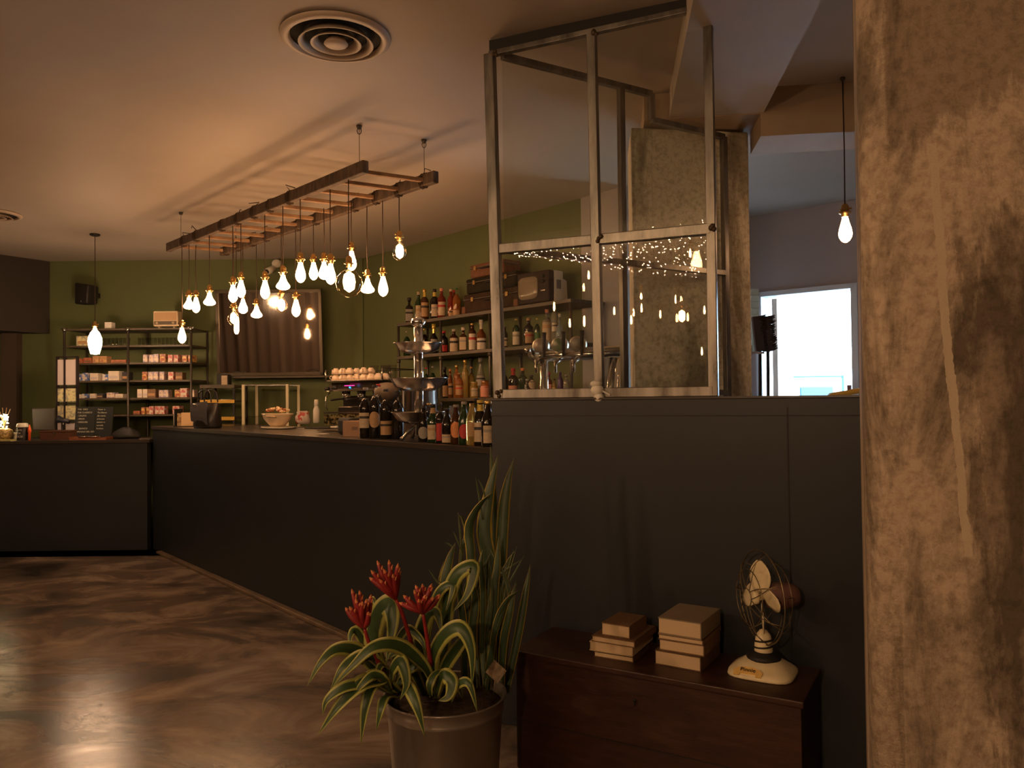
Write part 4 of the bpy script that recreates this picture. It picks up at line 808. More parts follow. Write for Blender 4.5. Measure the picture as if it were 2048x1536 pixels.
brow([(847, .10, 812, .031, 'beer', 'dark', 'grey', 'black', {'round_': True, 'lz': (.08, .42)}), (866, .09, 808, .031, 'beer', 'green', 'cream', 'black', {'neck': 'tan', 'lz': (.08, .46)}), (880, .08, 807, .026, 'wine', 'dark', 'red', 'black', {'lz': (.06, .5)}), (894, .07, 816, .029, 'beer', 'dark', 'cream', 'black', {'lz': (.03, .26)}), (912, .08, 809, .031, 'beer', 'brown', 'orange', 'grey', {'round_': True, 'lz': (.16, .56)}), (928, .07, 803, .030, 'beer', 'green', 'red', 'grey', {'round_': True, 'lz': (.14, .48)}),
      (944, .065, 800, .031, 'beer', 'gold', 'tan', None, {'lz': (.2, .5)}), (961, .09, 800, .036, 'beer', 'dark', 'cream', 'yellow', {'lz': (.08, .5), 'neck': 'yellow'}), (976, .05, 802, .034, 'beer', 'dark', 'cream', 'gold', {'lz': (.08, .46)}),
      (903, .2, 806, .03, 'beer', 'clear', 'pink', None), (953, .22, 797, .032, 'wine', 'clear', None, 'black'), (858, .2, 806, .03, 'wine', 'dark', None, 'gold')],
     'beer bottles on the bar', 'among the beers on the bar', 'beer bottle')
# three tier steel stand
sp = bpt(838, .16); st = thing('tiered_serving_stand', 'tall chromed three tier fruit stand on the bar among the bottles', 'serving stand', sp)
def zat(v): return D(838, v, sp.y).z-sp.z
for vt, vb, r in ((687, 708, .137), (757, 783, .165), (824, 848, .155)):
    zt_, zb_ = zat(vt), zat(vb); b_ = MB(); hh = zt_-zb_
    b_.lathe([(.02, zb_), (r*.5, zb_+.004), (r*.78, zb_+hh*.35), (r*.94, zb_+hh*.9), (r, zt_), (r*1.02, zt_+.002), (r*.93, zt_-.003), (r*.76, zb_+hh*.42), (r*.5, zb_+.012), (.01, zb_+.008)], (0, 0, 0), 48, cap=False)
    link('serving_bowl', b_, M_inox, st)
b_ = MB(); b_.cyl((0, 0, .03), (0, 0, zat(655)), .026, n=24); link('pole', b_, M_chrome, st)
b_ = MB(); b_.lathe([(.014, zat(655)), (.036, zat(650)), (.042, zat(644)), (.036, zat(638)), (.012, zat(634))], (0, 0, 0), 20); link('finial', b_, M_chrome, st)
for k in range(4):
    a = k*math.pi/2+.5; b_ = MB(); b_.tube([(.02*math.cos(a), .02*math.sin(a), .08), (.06*math.cos(a), .06*math.sin(a), .055), (.09*math.cos(a), .09*math.sin(a), .02), (.105*math.cos(a), .105*math.sin(a), .008)], [.009, .009, .01, .013], 8); link('claw_foot', b_, M_chrome, st)
p = bpt(840, .62); b_ = MB(); h = D(840, 772, p.y).z-p.z; r = 37*p.y/FPX
t = thing('steel_canister', 'wide polished steel canister behind the tiered stand', 'canister', p); b_.lathe([(r*.98, 0), (r, .004), (r, h*.93), (r*1.03, h*.94), (r*1.03, h*.96), (r, h*.97)], (0, 0, 0), 40); link('canister_body', b_, M_inox, t)
b_ = MB(); b_.lathe([(r*.99, h*.97), (r*.9, h), (.02, h+.02), (.012, h+.04), (.012, h+.05)], (0, 0, 0), 40); link('canister_lid', b_, M_inox, t)
# cardboard box with dark box behind
p = bpt(685, .10); q = bpt(721, .10); L = (q-p).length
M_card = mat('brown cardboard', (.36, .21, .13), .85, var=.1, scale=30)
t = thing('cardboard_box', 'small brown cardboard box on the bar left of the wine bottles', 'box', p, ang(dB)+.3); b_ = MB(); b_.box((L*.46, .07, .048), (L*.92, .14, .096)); link('box_body', b_, M_card, t, bevel=.002)
b_ = MB(); b_.box((L*.46, -.001, .052), (.045, .001, .02)); link('printed_mark', b_, mat('faded print', (.2, .12, .08), .8), t)
b_ = MB(); b_.box((L*.46, .07, .0965), (L*.92, .02, .001)); link('box_flap', b_, mat('packing tape', (.42, .28, .17), .4), t)
p = bpt(702, .30); b_ = MB(); b_.box((0, 0, .055), (.17, .12, .11)); tag(link('dark_box', b_, M_black, loc=p, rz=ang(dB), bevel=.02), 'low black box behind the cardboard box on the bar', 'box')
# papers, phone, trays
def sheet(u, v, w, l, rz, m_, name, label, cat, h=.002, z=0):
    p = onB(u, v); b_ = MB(); b_.box((0, 0, h/2), (w, l, h)); return tag(link(name, b_, m_, loc=(p.x, p.y, ZBt+z), rz=ang(dB)+rz), label, cat)
M_gloss = mat('glossy dark sheet', (.06, .05, .045), .12, spec=.8)
sheet(478, 850, .40, .5, .1, M_gloss, 'placemat', 'large glossy dark mat lying on the left half of the bar', 'mat')
sheet(640, 856, .42, .3, .05, M_black, 'bar_mat', 'black rubber bar mat near the coffee machine', 'mat', .006)
sheet(668, 862, .2, .14, .35, mat('grey sleeve', (.13, .1, .085), .4), 'menu_folder', 'grey menu folder on the bar beside the cardboard box', 'folder', .004, .006)
sheet(676, 858, .07, .09, .2, M_white, 'receipt', 'white receipt on the bar just left of the cardboard box', 'paper', .012, .0115)
sheet(645, 868, .09, .05, .1, M_white, 'receipt', 'narrow white slip of paper at the bar edge', 'paper', .003)
sheet(605, 857, .1, .05, .1, M_white, 'receipt', 'white slip beside the chocolate bowl plate', 'paper', .004)
# bowl of wrapped sweets on a plate
p = onB(555, 858); pl2 = thing('oval_plate', 'white oval plate under the sweets bowl on the bar', 'plate', p, ang(dB)+.2)
b_ = loft([sq_ring(.11, .07, 0, 32, 2), sq_ring(.17, .105, .014, 32, 2), sq_ring(.168, .103, .018, 32, 2), sq_ring(.1, .065, .006, 32, 2)], True, True); link('plate_dish', b_, mat('white porcelain', (.7, .62, .5), .25), pl2)
bw_ = thing('sweets_bowl', 'cream oval bowl heaped with wrapped sweets on the bar', 'bowl', p+V((0, 0, .019)), ang(dB)+.2)
b_ = loft([sq_ring(.06, .045, 0, 32, 2), sq_ring(.085, .06, .02, 32, 2), sq_ring(.135, .085, .06, 32, 2), sq_ring(.148, .095, .095, 32, 2.1), sq_ring(.155, .1, .105, 32, 2.2), sq_ring(.145, .092, .1, 32, 2.1), sq_ring(.12, .07, .06, 32, 2)], True, True); link('bowl_body', b_, mat('cream porcelain', (.68, .52, .34), .3), bw_)
b_ = MB(); b_.tube([(.03, -.098, .08), (.035, -.125, .085), (.09, -.115, .085), (.095, -.088, .08)], .007, 6); link('bowl_handle', b_, MATS['cream porcelain'], bw_)
rs = random.Random(4)
for k in range(16):
    x, y = rs.uniform(-.1, .1), rs.uniform(-.05, .05); z = ZBt+.019+.105+.045*(1-(x/.13)**2)*(1-(y/.08)**2)+.004*rs.random()
    b_ = MB(); b_.lathe([(.002, -.024), (.011, -.017), (.004, -.011), (.011, -.007), (.012, .0), (.011, .007), (.004, .011), (.011, .017), (.002, .024)], (0, 0, 0), 9)
    q = p+Matrix.Rotation(ang(dB)+.2, 3, 'Z') @ V((x, y, 0)); o = link('wrapped_sweet', b_, (mat('brown foil wrapper', (.36, .12, .05), .4), mat('cream foil wrapper', (.7, .5, .3), .4))[k % 2], loc=(q.x, q.y, z)); o.rotation_euler = (rs.uniform(0, 3), rs.uniform(.8, 2.2), rs.uniform(0, 3)); tag(o, f"{'brown' if k % 2 == 0 else 'cream'} wrapped sweet in the heap in the oval bowl", 'sweet', f"{'brown' if k % 2 == 0 else 'cream'} wrapped sweets in the bowl")
# crumpled bag
p = onB(606, 848); b_ = MB(); rs = random.Random(8); rings = []
for z, s_ in ((0, .85), (.03, 1), (.07, .95), (.10, .75), (.12, .8)):
    rings.append([((.075*s_+rs.uniform(-.01, .01))*math.cos(a), (.05*s_+rs.uniform(-.01, .01))*math.sin(a), z+rs.uniform(-.008, .008)*(z > 0)) for a in [i*2*math.pi/14 for i in range(14)]])
tag(link('snack_bag', loft(rings), mat('printed foil bag', (.5, .42, .36), .35, col2=(.4, .04, .03), scale=14, lo=.42, hi=.46), loc=p, rz=.2), 'crumpled grey and red snack bag right of the sweets bowl', 'bag')
p = onB(633, 846); bt_ = thing('squeeze_bottle', 'white plastic bottle standing on the bar left of the coffee machine', 'bottle', p); hh = D(633, 799, p.y).z-p.z
b_ = MB(); b_.lathe([(.03, 0), (.033, .01), (.033, hh*.5), (.028, hh*.62), (.02, hh*.68), (.022, hh*.72)], (0, 0, 0), 20); link('bottle_body', b_, M_white, bt_); b_ = MB(); b_.lathe([(.023, hh*.72), (.023, hh*.9), (.018, hh)], (0, 0, 0), 16); link('cap', b_, M_white, bt_)
# handbag, card holder at the left end
p = onB(415, 856); hb = thing('handbag', 'soft black leather handbag on the left end of the bar', 'handbag', p, ang(dB)+.3)
M_lea = mat('black leather', (.018, .015, .014), .35, bump=.3, bscale=25)
sx = .13
b_ = loft([sq_ring(sx, .07, 0, 28, 3), sq_ring(sx*1.06, .08, .02, 28, 3), sq_ring(sx*1.02, .075, .10, 28, 2.8), sq_ring(sx*1.0, .06, .17, 28, 2.6, cy=.01), sq_ring(sx*.93, .035, .205, 28, 2.4, cy=.015), sq_ring(sx*.9, .02, .215, 28, 2.4, cy=.015)]); link('bag_body', b_, M_lea, hb)
b_ = loft([[(x, -.074-.008*math.sin(y*3), z) for x, z in ((-.12, .06+y*.15), (.1, .03+y*.2))] for y in (0, .3, .6, 1)], False, False); link('front_flap', b_, mat('worn grey leather', (.09, .085, .095), .3), hb)
for s_ in (-.03, .035):
    b_ = MB(); b_.tube(cat_([V((-.09, s_, .22)), V((-.07, s_, .30)), V((0, s_, .325)), V((.07, s_, .30)), V((.09, s_, .22))], 6), .006, 6); link('handle', b_, M_lea, hb)
b_ = MB(); b_.cyl((-.06, -.078, .2), (-.06, -.09, .2), .011, n=14); link('metal_stud', b_, M_chrome, hb)
p = onB(376, 853.5); t = thing('card_holder', 'cream card standing in a small holder at the left end of the bar', 'card holder', p, .25)
s_ = p.y/FPX; b_ = MB(); b_.box((.004, 0, .004+.5*28*s_), (27*s_, .004, 27*s_)); link('card', b_, mat('cream card', (.75, .52, .3), .7), t, bevel=.006)
b_ = MB(); b_.box((-.072, .012, .062), (.04, .004, .12)); link('patterned_card', b_, mat('patterned card', (.55, .4, .2), .6, col2=(.2, .1, .05), scale=40), t); b_ = MB(); b_.box((-.02, .01, .003), (.2, .07, .006)); link('holder_base', b_, M_black, t)
p = onB(357, 852); t = thing('menu_stand', 'thin dark upright menu edge-on beside the cream card', 'menu stand', p, 1.25); b_ = MB(); b_.box((0, 0, .08), (.1, .012, .16)); link('dark_cover', b_, M_black, t); b_ = MB(); b_.box((0, .01, .08), (.1, .005, .14)); link('pages', b_, M_white, t)
# ================================================================ COFFEE MACHINE with cups
cm0 = D(652, 850, 6.62); cm0.z = 1.075; ex = ang(dB)+.32
KZ = .76
cm = thing('espresso_machine', 'large dark chrome espresso machine with glowing display on the rear counter', 'espresso machine', (cm0.x, cm0.y, ZK), ex)
cm.scale.z = KZ; wm, dm, hm = .62, .46, .50; M_dkch = mat('dark mirrored steel', (.16, .14, .12), .15, metal=.9)
b_ = MB(); b_.box((wm/2, dm*.62, .14), (wm, dm*.62, .18)); b_.box((wm/2, dm*.70, .28), (wm, dm*.5, .14)); link('machine_body', b_, M_dkch, cm, bevel=.01)
b_ = MB(); b_.prism([(0, 0), (wm, 0), (wm, dm), (0, dm)], .40, .50); vs = b_.v; b_.v = [(x, y+(.06 if (z > .45 and y < .01) else 0), z) for x, y, z in vs]; link('head_panel', b_, M_dkch, cm, bevel=.008)
b_ = MB(); b_.box((wm/2, dm*.5, .515), (wm*1.0, dm, .012)); link('warming_tray', b_, M_inox, cm, bevel=.003)
b_ = MB(); b_.box((wm/2, .08, .16), (wm*.98, .22, .012)); [b_.box((wm*(.06+.055*k), .08, .168), (.006, .2, .004)) for k in range(17)]; link('drip_tray', b_, M_inox, cm)
b_ = MB(); b_.box((wm/2, -.025, .085), (wm*.98, .012, .12)); link('front_apron', b_, mat('gold flecked mirror panel', (.5, .42, .2), .25, metal=.8, var=.9, scale=30, lo=.45, hi=.55), cm)
b_ = MB(); [b_.cyl((x, y, -.0), (x, y, .06), .02, n=12) for x in (.05, wm-.05) for y in (.03, dm-.05)]; link('foot', b_, M_chrome, cm)
for x in (.14, .31, .48):
    b_ = MB(); b_.lathe([(.03, .33), (.036, .335), (.036, .40)], (x, .1, 0), 20); link('group_head', b_, M_chrome, cm)
    b_ = MB(); b_.lathe([(.03, .30), (.034, .31), (.034, .33)], (x, .1, 0), 20); b_.tube([(x, .07, .318), (x, -.08, .305)], [.009, .013], 8); link('portafilter', b_, M_black, cm)
for x in (.03, wm-.03):
    b_ = MB(); b_.tube([(x, .02, .39), (x, -.03, .34), (x, -.035, .24), (x+.01, -.02, .19)], .005, 6); link('steam_wand', b_, M_chrome, cm)
    b_ = MB(); b_.cyl((x, .0, .43), (x, -.03, .43), .02, n=14); link('steam_knob', b_, M_black, cm)
b_ = MB(); b_.box((.235, .035, .462), (.11, .004, .006), R=Matrix.Rotation(-.5, 3, 'X')); link('red_light_bar', b_, emitter('magenta display', (1, .05, .35), 2.2), cm)
b_ = MB(); b_.ball((.255, .018, .442), .008, 6); link('blue_light', b_, emitter('blue light', (.03, .35, 1), 4), cm)
b_ = MB(); b_.cyl((.08, .03, .44), (.08, .012, .44), .028, n=20); link('pressure_gauge', b_, M_black, cm)
for x in (.0, wm):
    b_ = MB(); b_.cyl((x, .0, .52), (x, .0, .64), .006, n=8); b_.cyl((x, dm, .52), (x, dm, .64), .006, n=8); link('rail_post', b_, M_chrome, cm)
b_ = MB(); b_.tube([(0, 0, .64), (0, dm, .64), (wm, dm, .64), (wm, 0, .64)], .005, 6); link('cup_rail', b_, M_black, cm)
Mcup = mat('cup porcelain', (.78, .62, .48), .3)
b_ = MB(); b_.lathe([(.018, .052), (.02, .047), (.034, .03), (.038, 0), (.035, .001), (.018, .046)], (0, 0, 0), 16)
cup0 = link('coffee_cup', b_, Mcup); k = 0; b_ = MB(); b_.tube([(.03, 0, .04), (.048, 0, .036), (.05, 0, .018), (.036, 0, .008)], .004, 5); h0 = link('cup_handle', b_, Mcup, cup0)
RM = Matrix.Rotation(ex, 3, 'Z'); cmo = V((cm0.x, cm0.y, ZK))
for lay in range(2):
    for j in range(2):
        for i in range(7 if lay == 0 else 5):
            if lay and i in (3,): continue
            o = cup0 if k == 0 else cup0.copy()
            if k: C.objects.link(o); c = h0.copy(); C.objects.link(c); c.parent = o
            q = cmo + RM @ V((.07+i*.078+.0*lay, .05+j*.09, .5215*KZ+lay*.0525)); o.location = q; o.rotation_euler.z = ex+random.uniform(-2.4, -.7); k += 1
            tag(o, f"upturned {'upper' if lay else 'lower'} layer cup in the {'front' if j == 0 else 'back'} row, {ORD[i+1]} from left, on the coffee machine", 'cup', 'cups on the coffee machine')
gm = pane_mat('thin drinking glass', (.9, .9, .88), 1.5)
for i, (x, y) in enumerate(((.30, .28), (.40, .30), (.50, .28), (.36, .38))):
    q = cmo + RM @ V((x, y, .5215*KZ)); b_ = MB(); b_.lathe([(.03, 0), (.031, .002), (.038, .13), (.036, .13), (.029, .006)], (0, 0, 0), 16); tag(link('drinking_glass', b_, gm, loc=q), f'clear tumbler on the coffee machine tray, {ORD[i+1]} of four behind the cups', 'glass', 'tumblers on the coffee machine')
p = bpt(774, .55); t = thing('bean_grinder', 'coffee grinder with round grey hopper lid behind the wine bottles', 'coffee grinder', p); b_ = MB(); b_.lathe([(.075, 0), (.075, .03), (.05, .04), (.05, .2), (.06, .22)], (0, 0, 0), 24); link('grinder_body', b_, M_black, t)
hz = D(774, 790, p.y).z-p.z; b_ = MB(); b_.lathe([(.055, .22), (.085, hz), (.087, hz+.03), (.075, hz+.06), (.045, hz+.08), (.01, hz+.085)], (0, 0, 0), 30); link('hopper_lid', b_, mat('brown grey lid', (.14, .10, .07), .5), t)
# ================================================================ BEER TAP TOWER (behind the screens)
a = D(1078, 711, 4.3); b = D(1247, 711, 4.05); dT = (b-a); dT.z = 0; LT = dT.length; at_ = ang(dT)
M_satin = mat('satin steel', (.62, .56, .48), .32, metal=.85)
tt = thing('beer_tap_tower', 'chrome beer tap tower with three dome badges behind the glass', 'beer tap', (a.x, a.y, ZB), at_); zc = a.z-ZB
b_ = MB(); b_.cyl((-.01, 0, zc), (LT+.01, 0, zc), .034, n=24); link('cross_tube', b_, M_satin, tt)
b_ = MB(); b_.cyl((.02, -.02, zc-.006), (LT, -.02, zc-.006), .022, n=16); link('front_rail', b_, M_chrome, tt)
for x in (.03, LT-.05):
    b_ = MB(); b_.tube([(x+(.0 if x < .1 else -.06), 0, .0), (x+(.0 if x < .1 else -.03), 0, zc*.5), (x, 0, zc)], .024, 14); b_.lathe([(.05, 0), (.05, .012), (.03, .02)], (x+(.0 if x < .1 else -.06), 0, 0), 20); link('column', b_, M_chrome, tt)
for i, u in enumerate((1084, 1122, 1158)):
    x = (W(u, 700, a, dT)-a).dot(dT)/LT; b_ = MB(); b_.box((x, -.01, zc+.04), (.075, .03, .02)); b_.cyl((x, .008, zc+.05), (x, -.03, zc+.05), .045, n=28); link('dome_badge', b_, M_satin, tt)
    b_ = MB(); b_.cyl((x, -.031, zc+.05), (x, -.034, zc+.05), .037, n=28); link('badge_face', b_, mat(('red badge', 'green badge', 'grey badge')[i], ((.22, .1, .09), (.06, .14, .06), (.12, .11, .1))[i], .4, col2=(.3, .27, .24), scale=20), tt)
    b_ = MB(); b_.cyl((x-.0, -.02, zc-.03), (x, -.075, zc-.045), .012); b_.cyl((x, -.07, zc-.04), (x, -.07, zc-.1), .008); link('spout', b_, M_chrome, tt)
    b_ = MB(); b_.tube([(x+.035, -.04, zc-.01), (x+.045, -.06, zc+.06), (x+.05, -.07, zc+.12)], [.008, .01, .014], 8); link('tap_lever', b_, M_black, tt)
b_ = MB(); b_.tube([(-.02, 0, zc-.03), (-.045, -.02, zc-.0), (-.05, -.03, zc+.04)], .013, 8); b_.cyl((-.05, -.03, zc+.03), (-.05, -.05, zc+.03), .016); link('side_valve', b_, M_chrome, tt)
p = D(1232, 790, 4.1); p.z = ZBt
for i, (u, v0, v1, r) in enumerate(((1222, 728, 790, .012), (1240, 718, 790, .008), (1216, 678, 700, .008))):
    q = D(u, v0, 4.25); 
    if i < 2:
        b_ = MB(); e = D(u-12+i*2, 790, 4.25); e.z = ZBt; d_ = (q-e); b_.tube([(0, 0, 0), d_*.6, d_], [r, r*1.2, r*.7], 8); tag(link('long_bar_spoon' if i else 'steel_jug_handle', b_, M_chrome, loc=e), ('tall leaning chrome tool nearest the middle post behind the glass', 'slim leaning chrome rod beside the rear glass post')[i], 'bar tool')
# ================================================================ LEFT WALL: SHELVES, RADIO, MIRROR
YF, YR = 8.06, 8.47
ux = lambda u: D(u, 700, YF).x
LZ = [2.155, 1.977, 1.797, 1.612, 1.43, 1.255, 1.0]
xa, xm, xb_ = ux(130), ux(257), ux(383)
t = thing('packet_shelf', 'dark pipe and plank shelf unit on the green wall at the left', 'shelf unit', (xa, YF, 0))
for z in LZ:
    for x0_, x1_ in ((0, xm-xa), (xm-xa, xb_-xa)):
        b_ = MB(); b_.box(((x0_+x1_)/2, (YR-YF)/2, z-.01), (x1_-x0_-.004, YR-YF, .018)); link('shelf_board', b_, M_plank, t)
for x in (0, xm-xa, xb_-xa):
    for y in (-.01, YR-YF+.01):
        b_ = MB(); b_.cyl((x, y, 0), (x, y, 2.16), .0125, n=8); link('pipe_post', b_, M_pipe, t)
    b_ = MB(); b_.box((x, -.012, 2.15), (.06, .02, .018)); b_.cyl((x, -.012, 2.12), (x, -.012, 2.16), .018); b_.box((x, -.012, 1.235), (.07, .016, .012)); link('pipe_fitting', b_, M_inox, t)
PK = {'lid': mat('kraft tan', (.45, .26, .12), .7), 'red': mat('red brown packet', (.33, .07, .03), .6, col2=(.5, .2, .1), scale=40), 'blue': mat('blue and white packet', (.12, .2, .5), .5, col2=(.65, .6, .55), scale=22, lo=.48, hi=.52), 'white': mat('white packet', (.72, .62, .5), .6, var=.1, scale=40),
      'can': mat('pale printed tin', (.68, .52, .4), .4, col2=(.35, .3, .4), scale=30, lo=.48, hi=.55), 'gold': mat('gold printed tin', (.65, .42, .15), .4, col2=(.35, .12, .1), scale=34, lo=.45, hi=.5), 'pink': mat('pink red packet', (.55, .12, .12), .5, col2=(.65, .5, .42), scale=30, lo=.48, hi=.53), 'dark': mat('dark packet', (.05, .045, .05), .5), 'pale': mat('pale yellow patterned box', (.62, .56, .3), .6, col2=(.35, .33, .25), scale=30, lo=.45, hi=.5), 'brown': mat('brown packet', (.2, .11, .06), .6), 'lav': mat('lavender card', (.55, .47, .46), .6)}
SN_ = ['', 'second', 'third', 'fourth', 'fifth', 'sixth']
def pk(items, k, bay):
    for i, (u0, u1, hp, c, nm) in enumerate(items):
        z = LZ[k]; a_, c_ = ux(u0), ux(u1); w = (c_-a_)*.94; h = hp*YF/FPX; x = (a_+c_)/2
        r = thing('packet', f"{nm} on the {SN_[k]} shelf down, {bay} bay, {ORD[i+1]} from left", 'packet', (x, YF+.09+.02*(i % 2), z), random.uniform(-.06, .06), f'packets on the {bay} bay shelves')
        b_ = MB(); b_.box((0, 0, h/2), (w, .1, h)); link('packet_body', b_, PK[c], r, bevel=.002)
        b_ = MB(); b_.box((0, -.0508, h*.35), (w*.8, .0015, h*.3)); link('packet_label', b_, PK[{'white': 'lav', 'can': 'white', 'gold': 'red', 'pink': 'white', 'blue': 'white', 'red': 'brown', 'lid': 'gold'}.get(c, 'lid')], r)
pk([(147, 182, 20, 'pale', 'pale yellow patterned box')], 1, 'left')
pk([(141, 160, 9, 'red', 'flat rust red packet'), (160, 177, 11, 'red', 'rust red packet'), (180, 193, 14, 'lid', 'tan carton'), (193, 208, 14, 'lid', 'tan carton'), (217, 248, 6, 'red', 'flat red packet')], 2, 'left')
pk([(148, 158, 14, 'blue', 'blue and white packet'), (158, 169, 16, 'blue', 'blue and white packet'), (175, 193, 15, 'white', 'white swirled packet'), (198, 211, 13, 'blue', 'blue packet'), (212, 235, 19, 'white', 'open white carton'), (238, 251, 17, 'dark', 'dark grey packet')], 3, 'left')
pk([(147, 157, 8, 'white', 'small pale pack'), (157, 168, 9, 'blue', 'small blue pack'), (175, 187, 9, 'white', 'small white pack'), (187, 200, 9, 'dark', 'small dark pack'), (208, 224, 11, 'can', 'small printed pack'), (224, 240, 8, 'white', 'small pale pack')], 4, 'left')
pk([(262, 276, 7, 'red', 'small rust pack')], 5, 'right')
pk([(282, 292, 16, 'can', 'pale printed tin'), (292, 302, 16, 'can', 'pale printed tin'), (303, 313, 17, 'can', 'pale printed tin'), (314, 326, 17, 'gold', 'gold printed tin'), (332, 342, 15, 'pink', 'pink printed tin'), (342, 352, 15, 'pink', 'pink printed tin'), (360, 370, 14, 'gold', 'gold tin'), (371, 381, 14, 'gold', 'gold tin')], 2, 'right')
pk([(280, 290, 17, 'gold', 'tan printed tin'), (290, 301, 17, 'can', 'pale printed tin'), (303, 313, 17, 'can', 'pale printed tin'), (313, 323, 17, 'can', 'pale printed tin'), (332, 343, 16, 'pink', 'orange pink tin'), (345, 360, 15, 'brown', 'brown carton')], 3, 'right')
pk([(270, 280, 17, 'white', 'pale tin'), (280, 290, 17, 'white', 'pale tin'), (290, 308, 17, 'brown', 'brown carton'), (312, 323, 15, 'can', 'lilac printed tin'), (323, 333, 15, 'can', 'lilac printed tin'), (344, 356, 15, 'gold', 'tan tin'), (356, 371, 18, 'pink', 'red and tan tin'), (376, 383, 15, 'can', 'striped tin')], 4, 'right')
pk([(278, 285, 14, 'gold', 'tan tin'), (286, 292, 14, 'gold', 'tan tin'), (294, 303, 16, 'pink', 'red and white tin'), (304, 313, 16, 'pink', 'red and white tin'), (314, 325, 16, 'pink', 'red and white tin'), (339, 354, 16, 'pink', 'red carton')], 5, 'right')
for i, u in enumerate([190+8*k for k in range(8)]+[268+8*k for k in range(13)]):
    b_ = MB(); b_.lathe([(.012, 0), (.0125, .002), (.016, .085), (.0145, .085), (.011, .005)], (0, 0, 0), 10); tag(link('shot_glass', b_, gm, loc=(ux(u), YF+.12, LZ[1])), 'one of the small upright glasses in the long row on the second shelf', 'glass', 'small glasses in a row on the second shelf')
# radio
p = V((D(306, 650, YF+.05).x, YF+.05, LZ[0])); s_ = YF/FPX
rd = thing('vintage_radio', 'cream vintage tabletop radio on top of the left shelf unit', 'radio', p)
w_, h_ = 50*s_, 31*s_; b_ = MB(); b_.box((w_/2, .06, h_/2+.02), (w_, .12, h_)); link('radio_case', b_, mat('cream bakelite', (.66, .52, .34), .35), rd, bevel=.012)
b_ = MB(); b_.box((w_/2, -.001, h_*.64+.02), (w_*.9, .004, h_*.52)); link('speaker_cloth', b_, mat('tan speaker cloth', (.5, .32, .17), .8, bump=.5, bscale=200), rd)
b_ = MB(); b_.box((w_/2, -.001, h_*.22+.02), (w_*.9, .004, h_*.24)); link('dial_strip', b_, mat('dark dial', (.12, .09, .06), .3), rd)
for x in (.17, .83): b_ = MB(); b_.cyl((w_*x, -.002, h_*.22+.02), (w_*x, -.016, h_*.22+.02), .013, n=14); link('dial_knob', b_, mat('knob', (.5, .38, .24), .3), rd)
b_ = MB(); [b_.box((w_*x, .05, .01), (.02, .05, .02)) for x in (.2, .8)]; link('foot', b_, MATS['cream bakelite'], rd)
p = V((ux(210), YF+.1, LZ[0])); b_ = MB(); b_.box((0, 0, .035), (.07, .08, .07)); tag(link('white_box', b_, M_white, loc=p), 'small white box on top of the left shelf unit behind the lantern bulb', 'box')
# wall loudspeaker
p = D(172, 588, 8.36); spk = thing('wall_loudspeaker', 'small dark wall loudspeaker on the green wall above the shelves', 'loudspeaker', p, -.25)
b_ = loft([[(x*k, y, z*k2) for x, z in ((-.09, -.11), (.075, -.115), (.095, .09), (-.085, .12))] for k, k2, y in ((.8, .85, .1), (1, 1, .05), (1, 1, -.05), (.92, .94, -.07))]); link('speaker_case', b_, mat('dark grey plastic', (.018, .015, .014), .5), spk, bevel=.01)
b_ = MB(); b_.box((0, .13, 0), (.05, .09, .05)); link('wall_bracket', b_, M_black, spk); b_ = MB(); b_.cyl((.0, -.071, -.09), (.0, -.075, -.09), .012, n=12); link('badge', b_, M_inox, spk)
# card rack
M_rack = mat('black rack', (.02, .015, .015), .5)
xr = D(114, 780, 7.80).x; zr0 = ZL+.0005; zr1 = D(114, 713, 7.80).z; xr2 = D(156, 780, 7.80).x; wR = xr2-xr
t = thing('card_rack', 'black upright rack holding pale cards in two columns left of the shelves', 'card rack', (xr, 7.80, zr0)); hR = zr1-zr0
b_ = MB(); 
for x in (.005, wR*.40, wR-.005): b_.box((x, 0, hR/2), (.012, .04, hR))
for z in (.006, .2*hR, .42*hR, .62*hR, hR-.006): b_.box((wR/2, 0, z), (wR, .04, .012))
link('rack_frame', b_, M_rack, t)
for k, (z0_, z1_) in enumerate(((.02, .19), (.22, .40), (.44, .61), (.64, .97))):
    for x0_, x1_ in ((.012, wR*.40-.008), (wR*.40+.008, wR-.012)):
        b_ = MB(); b_.box(((x0_+x1_)/2, .0, hR*(z0_+z1_)/2), (x1_-x0_, .02, hR*(z1_-z0_)*.94)); link('pale_card', b_, PK['lav' if k in (0, 3) else 'pale'], t)
# mirror on the green wall above a ledge
x0_, x1_ = D(437, 700, 8.4).x, D(648, 700, 8.4).x; zb_, zt_ = D(545, 755, 8.4).z, D(545, 584, 8.4).z; wM, hM = x1_-x0_, zt_-zb_
mr_ = thing('wall_mirror', 'wide dark framed mirror leaning on the ledge of the green back wall', 'mirror', (x0_, 8.38, zb_+.018)); mr_.rotation_euler = (math.radians(4.5), 0, 0)
mr_.rotation_euler = (math.radians(5), 0, 0)
b_ = MB(); b_.box((wM/2, 0, hM/2), (wM-.06, .008, hM-.06)); link('mirror_glass', b_, mat('aged silvered mirror', (.62, .58, .52), .04, metal=1), mr_)
M_mf = mat('dark bronze frame', (.09, .07, .045), .35, metal=.5)
b_ = MB(); 
for c_, d_ in (((wM/2, 0, .018), (wM, .03, .036)), ((wM/2, 0, hM-.018), (wM, .03, .036)), ((.018, 0, hM/2), (.036, .03, hM)), ((wM-.018, 0, hM/2), (.036, .03, hM))): b_.box(c_, d_)
link('mirror_frame', b_, M_mf, mr_, bevel=.004)
b_ = MB(); xl = D(462, 757, 8.3).x; xrr = D(657, 757, 8.3).x; b_.box(((xl+xrr)/2, 8.44, zb_+.004), (xrr-xl, .20, .022)); tag(link('wall_ledge', b_, M_plank, bevel=.003), 'narrow dark ledge on the green wall under the mirror', 'ledge')
